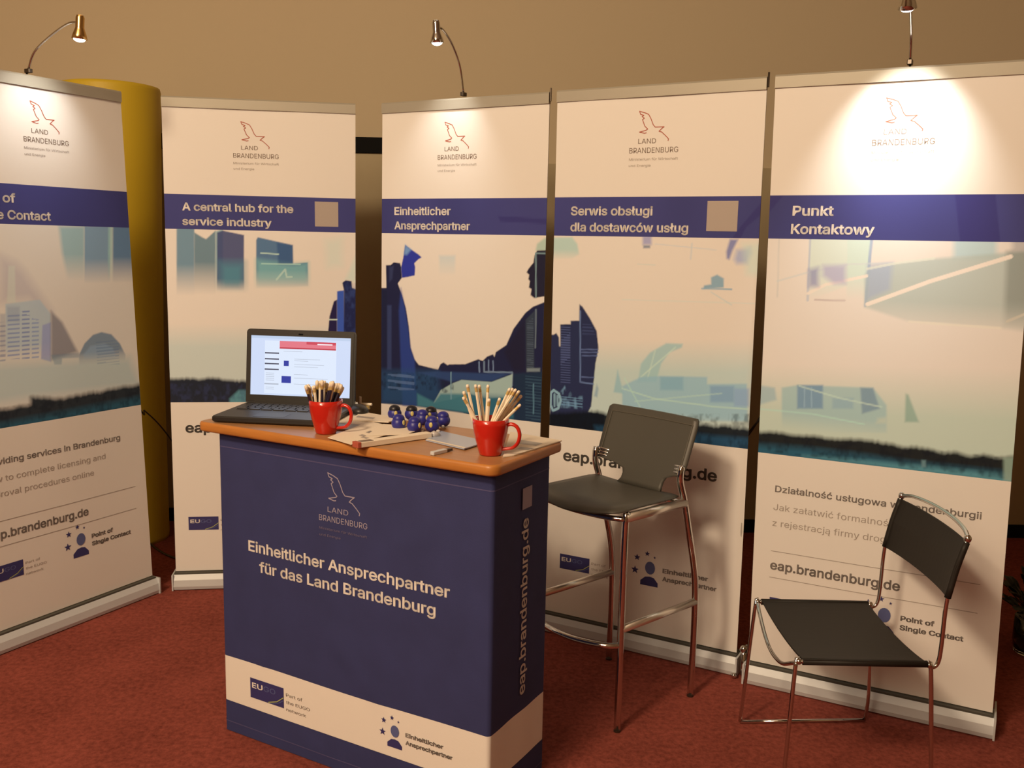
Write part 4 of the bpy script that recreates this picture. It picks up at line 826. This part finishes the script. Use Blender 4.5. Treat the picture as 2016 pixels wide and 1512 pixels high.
sheet('brochure', [(-0.4827, 2.7961, 0.0), (-0.3635, 2.7599, 0.0), (-0.3341, 2.8291, 0.0), (-0.4717, 2.9368, 0.0)], 0.005, 0.003, M['paper'], 'cream folded brochure stacked behind the left mug near the blue balls', 'brochure', 0.002, [(.05,.5,.3,.5,'ink_lt')])
sheet('leaflet', [(-0.5005, 2.5361, 0.0), (-0.4207, 2.4508, 0.0), (-0.3008, 2.6717, 0.0), (-0.4231, 2.785, 0.0)], 0.0052, 0.0012, M['paper'], 'cream leaflet with dark print lying under the flat cream box', 'leaflet', 0, [(.55,.72,.35,.42,'ink_lt'),(.50,.72,.52,.62,'ink_mid'),(.70,.9,.30,.36,'ink_lt')])
sheet('leaflet', [(-0.4008, 2.5641, 0.0), (-0.2915, 2.5892, 0.0), (-0.2478, 2.6976, 0.0), (-0.3757, 2.739, 0.0)], 0.0072, 0.001, M['paper'], 'pale leaflet whose corner sticks out under the blue balls', 'leaflet', 0, None)
sheet('brochure', [(-0.2334, 2.544, 0.0), (-0.1217, 2.4313, 0.0), (-0.0633, 2.5336, 0.0), (-0.2018, 2.6756, 0.0)], 0.0005, 0.003, M['paper_blue'], 'glossy pale blue brochure lying left of the right-hand mug', 'brochure', 0.002, [(.0,.98,.0,.10,'paper')])
sheet('newspaper', [(-0.0195, 2.3566, 0.0), (0.0089, 2.3768, 0.0), (0.1411, 2.5737, 0.0), (-0.0016, 2.6811, 0.0)], 0.0005, 0.003, M['paper'], 'cream printed sheet lying under the handle of the right-hand mug', 'paper', 0, [(.3,.85,.55,.72,'paper_grey'),(.5,.95,.3,.42,'paper_grey')])

# flat long box with reddish end
bA, bB = Vector((-0.4077, 2.4372, 0.0)), Vector((-0.2278, 2.5895, 0.0)); d = (bB-bA); L = d.length
o = empty('pencil_box', (bA.x, bA.y, ZT+.002), math.atan2(d.y, d.x)); tag(o, 'long flat cream box with a reddish end lying across the papers', 'box')
mk('box_body', *box(0.008, L, -.014, .014, 0, .014, .002), M['paper'], o); mk('box_end', *box(-.002, .010, -.0145, .0145, -.0005, .0145, .002), M['ink_red'], o); mk('box_window', *box(.012, .05, -.010, .010, .0138, .0145), M['ink_brown'], o)
pA, pB = Vector((-0.2014, 2.3672, 0.0)), Vector((-0.156, 2.4262, 0.0)); d = pB-pA
o = empty('usb_stick', (pA.x, pA.y, ZT+.005), math.atan2(d.y, d.x)); tag(o, 'short silver-grey stick lying on the counter front', 'memory stick')
mk('stick_body', *box(0, d.length*.72, -.007, .007, -.0045, .0045, .003), M['alu'], o); mk('stick_plug', *box(d.length*.72, d.length, -.0055, .0055, -.003, .003), M['dark_metal'], o)
ax, ay = (-0.4806, 2.9329)
o = empty('computer_mouse', (ax, ay, ZT), .4); tag(o, 'black computer mouse beside the right edge of the laptop', 'mouse')
mk('mouse_shell', *ball((0, 0, .012), .030, .046, .020, 20, 12), M['black'], o, True); mk('scroll_wheel', *ball((0, .022, .029), .0035, .007, .006), M['alu'], o, True)
ax, ay = (-0.4828, 3.0263)
o = empty('wooden_clip', (ax, ay, ZT), CYAW+.3); tag(o, 'tiny cream and ochre clip figure standing behind the mouse', 'figurine')
mk('clip_base', *box(-.012, .024, -.008, .008, 0, .012, .003), M['gold'], o); mk('clip_arm', *tube([(-.008, 0, .016), (.032, 0, .017)], .0045, 8), M['cream'], o); mk('clip_head', *tube([(-.008, 0, .012), (-.008, 0, .040)], .004, 8), M['eraser'], o)
ax, ay = (-0.2206, 2.5892)
o = mk('plastic_wrapper', *tube([(0, 0, .008), (.006, .004, .010), (.022, .01, .006)], [.008, .010, .004], 10), M['film'], None, True); o.location = (ax, ay, ZT); tag(o, 'crumpled clear plastic wrapper below the blue balls', 'wrapper')
# ------------------------------------------------------------------ bar stool
SA = math.radians(42); su = Vector((math.cos(SA), math.sin(SA), 0))
so = Vector((.354, 2.803, 0)); st = empty('bar_stool', so, SA); tag(st, 'tall grey leatherette bar stool on chrome legs, beside the counter', 'stool')
W = .375; SZ = .703; r = .0112
# local x = depth to the back, y = lateral
def leg(P, rr=r): return mk('leg', *tube(P, rr, 12, 5), M['chrome'], st, True)
for y in (0, W):
    leg([(0, y, .004), (0, y, .35), (.002, y, SZ-.03), (.014, y, SZ)])
    leg([(.372, y, .004), (.376, y, .22), (.366, y, .42), (.318, y, .60), (.288, y, SZ), (.264, y, .765), (.262, y, .80), (.268, y, .818)])
    mk('foot_cap', *lathe([(.0118, 0), (.0118, .006)], 12, (0, y, 0)), M['dark_metal'], st); mk('foot_cap', *lathe([(.0118, 0), (.0118, .006)], 12, (.372, y, 0)), M['dark_metal'], st)
    mk('side_rail', *tube([(.0, y, SZ-.008), (.29, y, SZ-.008)], .0150, 12), M['satin'], st, True)
    mk('stretcher', *tube([(0, y, .338), (.370, y, .338)], .0125, 12), M['satin'], st, True)
    yo = .052 if y == 0 else -.052
    g = G()
    for k in range(3): g.add(*tube([(.266+.0035*k, y, .806+.010*k-.01), (.276+.003*k, y+yo*.6, .803+.010*k-.01), (.286+.003*k, y+yo, .800+.010*k-.01)], .0055, 8, 3))
    g.obj('back_bracket', M['chrome'], st, True)
mk('front_rail', *tube([(.0, 0, SZ-.012), (-.028, .06, SZ-.012), (-.045, W/2, SZ-.012), (-.028, W-.06, SZ-.012), (0, W, SZ-.012)], .0085, 10, 5), M['chrome'], st, True)
mk('rear_rail', *tube([(.288, 0, SZ-.012), (.288, W, SZ-.012)], .010, 10), M['chrome'], st, True)
mk('foot_rest', *tube([(.0, 0, .285), (-.035, .03, .285), (-.070, .11, .285), (-.080, W/2, .285), (-.070, W-.11, .285), (-.035, W-.03, .285), (0, W, .285)], .0095, 10, 5), M['chrome'], st, True)
# seat: rounded outline, bulging front
def outline_slab(name, out, zf, t, m, parent, sm=True):
    # fan grid from the centre line
    n = len(out); cx = sum(p[0] for p in out)/n; cy = sum(p[1] for p in out)/n; V = []; Fc = []; R = 5
    for k in (1, 0):
        for q in range(1, R+1):
            for (x, y) in out:
                a = q/R; px, py = cx+(x-cx)*a, cy+(y-cy)*a
                e = t*.35 if q == R else 0
                V.append((px, py, zf(px, py)-(0 if k else t)+(-e if k else e)))
    nn = R*n
    V.append((cx, cy, zf(cx, cy))); V.append((cx, cy, zf(cx, cy)-t))
    for i in range(n):
        j = (i+1) % n
        for q in range(R-1): Fc += [(q*n+i, (q+1)*n+i, (q+1)*n+j, q*n+j), (nn+q*n+i, nn+q*n+j, nn+(q+1)*n+j, nn+(q+1)*n+i)]
        Fc += [((R-1)*n+i, nn+(R-1)*n+i, nn+(R-1)*n+j, (R-1)*n+j), (2*nn, i, j), (2*nn+1, nn+j, nn+i)]
    return mk(name, V, Fc, m, parent, sm)
out = []
for k in range(13):
    t = k/12; y = W*t; out.append((-.030-.042*math.sin(math.pi*t)**.8, y))
out += [(.05, W+.004), (.15, W+.004), (.235, W+.004), (.262, W-.004), (.270, W-.03), (.272, W*.75), (.272, W*.5), (.272, W*.25), (.270, .03), (.262, .004), (.235, -.004), (.15, -.004), (.05, -.004)]
outline_slab('seat', out, lambda x, y: SZ+.026-.006*math.sin(math.pi*min(1, max(0, y/W)))-(.018*max(0, (.0-x)/.07)**2 if x < 0 else 0), .017, M['leather'], st)
# back: one panel, waist at the bottom that runs into the seat
def back_pt(y, z):
    x = .262+.075*max(0, (z-.77))/.20 if z > .77 else .262-.02*((.77-z)/.06)
    x += .010*math.sin(math.pi*y/W)*1.2
    return x
rows = [(.715, .074, .268), (.735, .076, .252), (.752, .074, .250), (.767, .066, .256), (.779, .035, .300), (.786, -.002, W-.004), (.82, -.006, W+.002), (.88, -.007, W+.004), (.94, -.008, W+.005), (.958, -.006, W+.004), (.966, .002, W-.006)]
V = []; Fc = []; n = 15
for side_ in (0, 1):
    for z, y0_, y1_ in rows:
        for k in range(n): y = y0_+(y1_-y0_)*k/(n-1); V.append((back_pt(y, z)+(.009 if side_ else 0), y, z))
N = len(rows)*n
for i in range(len(rows)-1):
    for k in range(n-1): a = i*n+k; Fc += [(a, a+n, a+n+1, a+1), (N+a, N+a+1, N+a+n+1, N+a+n)]
    a = i*n; Fc += [(a, N+a, N+a+n, a+n)]; a = i*n+n-1; Fc += [(a, a+n, N+a+n, N+a)]
a = (len(rows)-1)*n
for k in range(n-1): Fc += [(a+k, N+a+k, N+a+k+1, a+k+1), (k, k+1, N+k+1, N+k)]
mk('backrest', V, Fc, M['leather'], st, True)
g = G()
sp_ = [(back_pt(y, z)-.0015, y, z) for y, z in ((.012, .80), (.010, .945), (W-.014, .945), (W-.012, .80))]
g.add(*tube([sp_[0], sp_[1], sp_[2], sp_[3]][:2], .0016, 6)); g.add(*tube([(back_pt(y, .945)-.0015, y, .945) for y in [.010+(W-.024)*k/8 for k in range(9)]], .0016, 6)); g.add(*tube(sp_[2:], .0016, 6))
g.obj('seam', M['leather_edge'], st)
# ------------------------------------------------------------------ low side chair
ch = empty('side_chair', (.96, 2.64, 0), 0); tag(ch, 'low black sling chair on a thin wire frame, before the rightmost banner', 'chair')
q = lambda x, y, z: (x-.96, y-2.64, z)
r = .0058
for nm, y, yf in (('far', 2.852, 2.868), ('near', 2.420, 2.398)):
    mk('leg', *tube([q(.757, yf, .008), q(.764, yf+(y-yf)*.3, .12), q(.780, y, .405), q(.788, y, .419)], r, 10, 4), M['chrome'], ch, True)
    mk('leg', *tube([q(1.170, yf+(.028 if nm == 'far' else .006), .008), q(1.163, yf+(y-yf)*.3, .12), q(1.146, y, .400), q(1.138, y, .419)], r, 10, 4), M['chrome'], ch, True)
    mk('floor_runner', *tube([q(.757, yf, .0065), q(1.170, yf+(.028 if nm == 'far' else .006), .0065)], r, 10), M['chrome'], ch, True)
    mk('side_rail', *tube([q(.786, y, .419), q(1.138, y, .419)], r, 10), M['chrome'], ch, True)
    mk('back_post', *tube([q(1.136, y, .417), q(1.150, y, .410), q(1.163, y, .424), q(1.168, y, .47), q(1.172, y, .60), q(1.190, y, .70), q(1.212, y, .770)], r, 10, 5), M['chrome'], ch, True)
    mk('corner_joint', *ball(q(.788, y, .419), .009, .009, .009), M['chrome'], ch, True); mk('corner_joint', *ball(q(1.140, y, .416), .009, .009, .009), M['chrome'], ch, True)
    mk('corner_joint', *ball(q(1.212, y, .770), .010, .010, .012), M['chrome'], ch, True)
    # edge of the sling wrapped on the rail
mk('front_tube', *tube([q(.786, 2.852, .418), q(.779, 2.79, .400), q(.772, 2.69, .372), q(.768, 2.60, .362), q(.770, 2.51, .372), q(.778, 2.45, .400), q(.787, 2.420, .418)], r, 10, 5), M['chrome'], ch, True)
mk('top_tube', *tube([q(1.212, 2.852, .770), q(1.226, 2.80, .782), q(1.240, 2.70, .786), q(1.240, 2.58, .786), q(1.228, 2.48, .782), q(1.214, 2.420, .772)], r, 10, 5), M['chrome'], ch, True)
def sling(name, P, Q, sag, t, rad):      # P,Q end lines with cross section over the two rails
    n = 16; V = []; Fc = []; L = len(P)
    for k in range(n+1):
        u = k/n; s_ = sag*(1-(2*u-1)**2)
        for s0, s1, nrm in P: p = Vector(s0).lerp(Vector(s1), u); V.append(p+Vector(nrm)*(-s_))
    for k in range(n):
        for i in range(L): j = (i+1) % L; Fc.append((k*L+i, k*L+j, (k+1)*L+j, (k+1)*L+i))
    Fc += [tuple(range(L-1, -1, -1)), tuple(range(n*L, (n+1)*L))]
    return V, Fc
y0, y1 = 2.852, 2.420
n = 20; V = []; Fc = []
rows = []
for k in range(n+1):
    u = k/n; y = y0+.007+(y1-y0-.014)*u; s_ = .016*(1-(2*u-1)**2)**.8
    e0, e1 = (.800, 1.132)
    rows.append([q(e0, y, .4265-s_), q(e1, y, .4265-s_), q(e1, y, .4215-s_), q(e0, y, .4215-s_)])
V = sum(rows, []); Fc = [(k*4+i, k*4+(i+1) % 4, (k+1)*4+(i+1) % 4, (k+1)*4+i) for k in range(n) for i in range(4)]+[(3, 2, 1, 0), (n*4, n*4+1, n*4+2, n*4+3)]
mk('seat', V, Fc, M['canvas'], ch)
for y in (y0, y1): mk('seat_hem', *tube([q(.798, y, .4185), q(1.134, y, .4185)], .0095, 10), M['canvas'], ch, True)
rows = []
for k in range(n+1):
    u = k/n; y = y0+.007+(y1-y0-.014)*u; s_ = .020*(1-(2*u-1)**2)**.8; R = []
    pf = [(1.175, .606), (1.190, .69), (1.212, .760)]
    R = [q(x-.0065+s_, y, z) for x, z in pf]+[q(x-.0015+s_, y, z) for x, z in pf[::-1]]; rows.append(R)
V = sum(rows, []); Lr = 6; Fc = [(k*Lr+i, k*Lr+(i+1) % Lr, (k+1)*Lr+(i+1) % Lr, (k+1)*Lr+i) for k in range(n) for i in range(Lr)]+[tuple(range(Lr-1, -1, -1)), tuple(range(n*Lr, n*Lr+Lr))]
mk('backrest', V, Fc, M['canvas'], ch)
for y in (y0, y1): mk('back_hem', *tube([q(1.173, y, .606), q(1.190, y, .69), q(1.210, y, .760)], .0088, 10, 3), M['canvas'], ch, True)
# ------------------------------------------------------------------ plant in glass vase
pl = empty('potted_plant', (2.04, 3.46, 0)); tag(pl, 'dark leafy plant in a clear glass vase on the carpet at the right edge', 'plant')
V, Fc = lathe([(.075, .0), (.085, .006), (.09, .05), (.088, .14), (.084, .14), (.086, .05), (.08, .012), (.001, .010)], 28); mk('glass_vase', V, Fc, M['glass'], pl, True)
mk('soil', *lathe([(.076, .012), (.080, .05), (.078, .10), (.01, .105)], 20), M['soil'], pl, True)
random.seed(8); stems = G(); lv = None
for i in range(80):
    a = random.uniform(0, 2*math.pi); e = random.uniform(.1, 1.15); L = random.uniform(.15, .34)
    d = Vector((math.cos(a)*math.sin(e), math.sin(a)*math.sin(e), math.cos(e)))
    b0 = Vector((0, 0, .12)); b1 = b0+d*L*.6
    stems.add(*tube([b0, b1], .0025, 5))
    s_ = d.cross(Vector((0, 0, 1))).normalized(); w = random.uniform(.018, .034); l = random.uniform(.07, .12); dn = Vector((0, 0, -.25))
    V = [b1, b1+d*l*.35+s_*w, b1+d*l*.35-s_*w, b1+(d+dn*.6)*l*.75+s_*w*.7, b1+(d+dn*.6)*l*.75-s_*w*.7, b1+(d+dn)*l, b1+d*l*.4+Vector((0, 0, .006)), b1+(d+dn*.6)*l*.75+Vector((0, 0, .005))]
    mk('leaf', V, [(0, 6, 1), (0, 2, 6), (1, 6, 7, 3), (6, 2, 4, 7), (3, 7, 5), (7, 4, 5)], M['leaf'], pl)
stems.obj('stems', M['leaf'], pl)
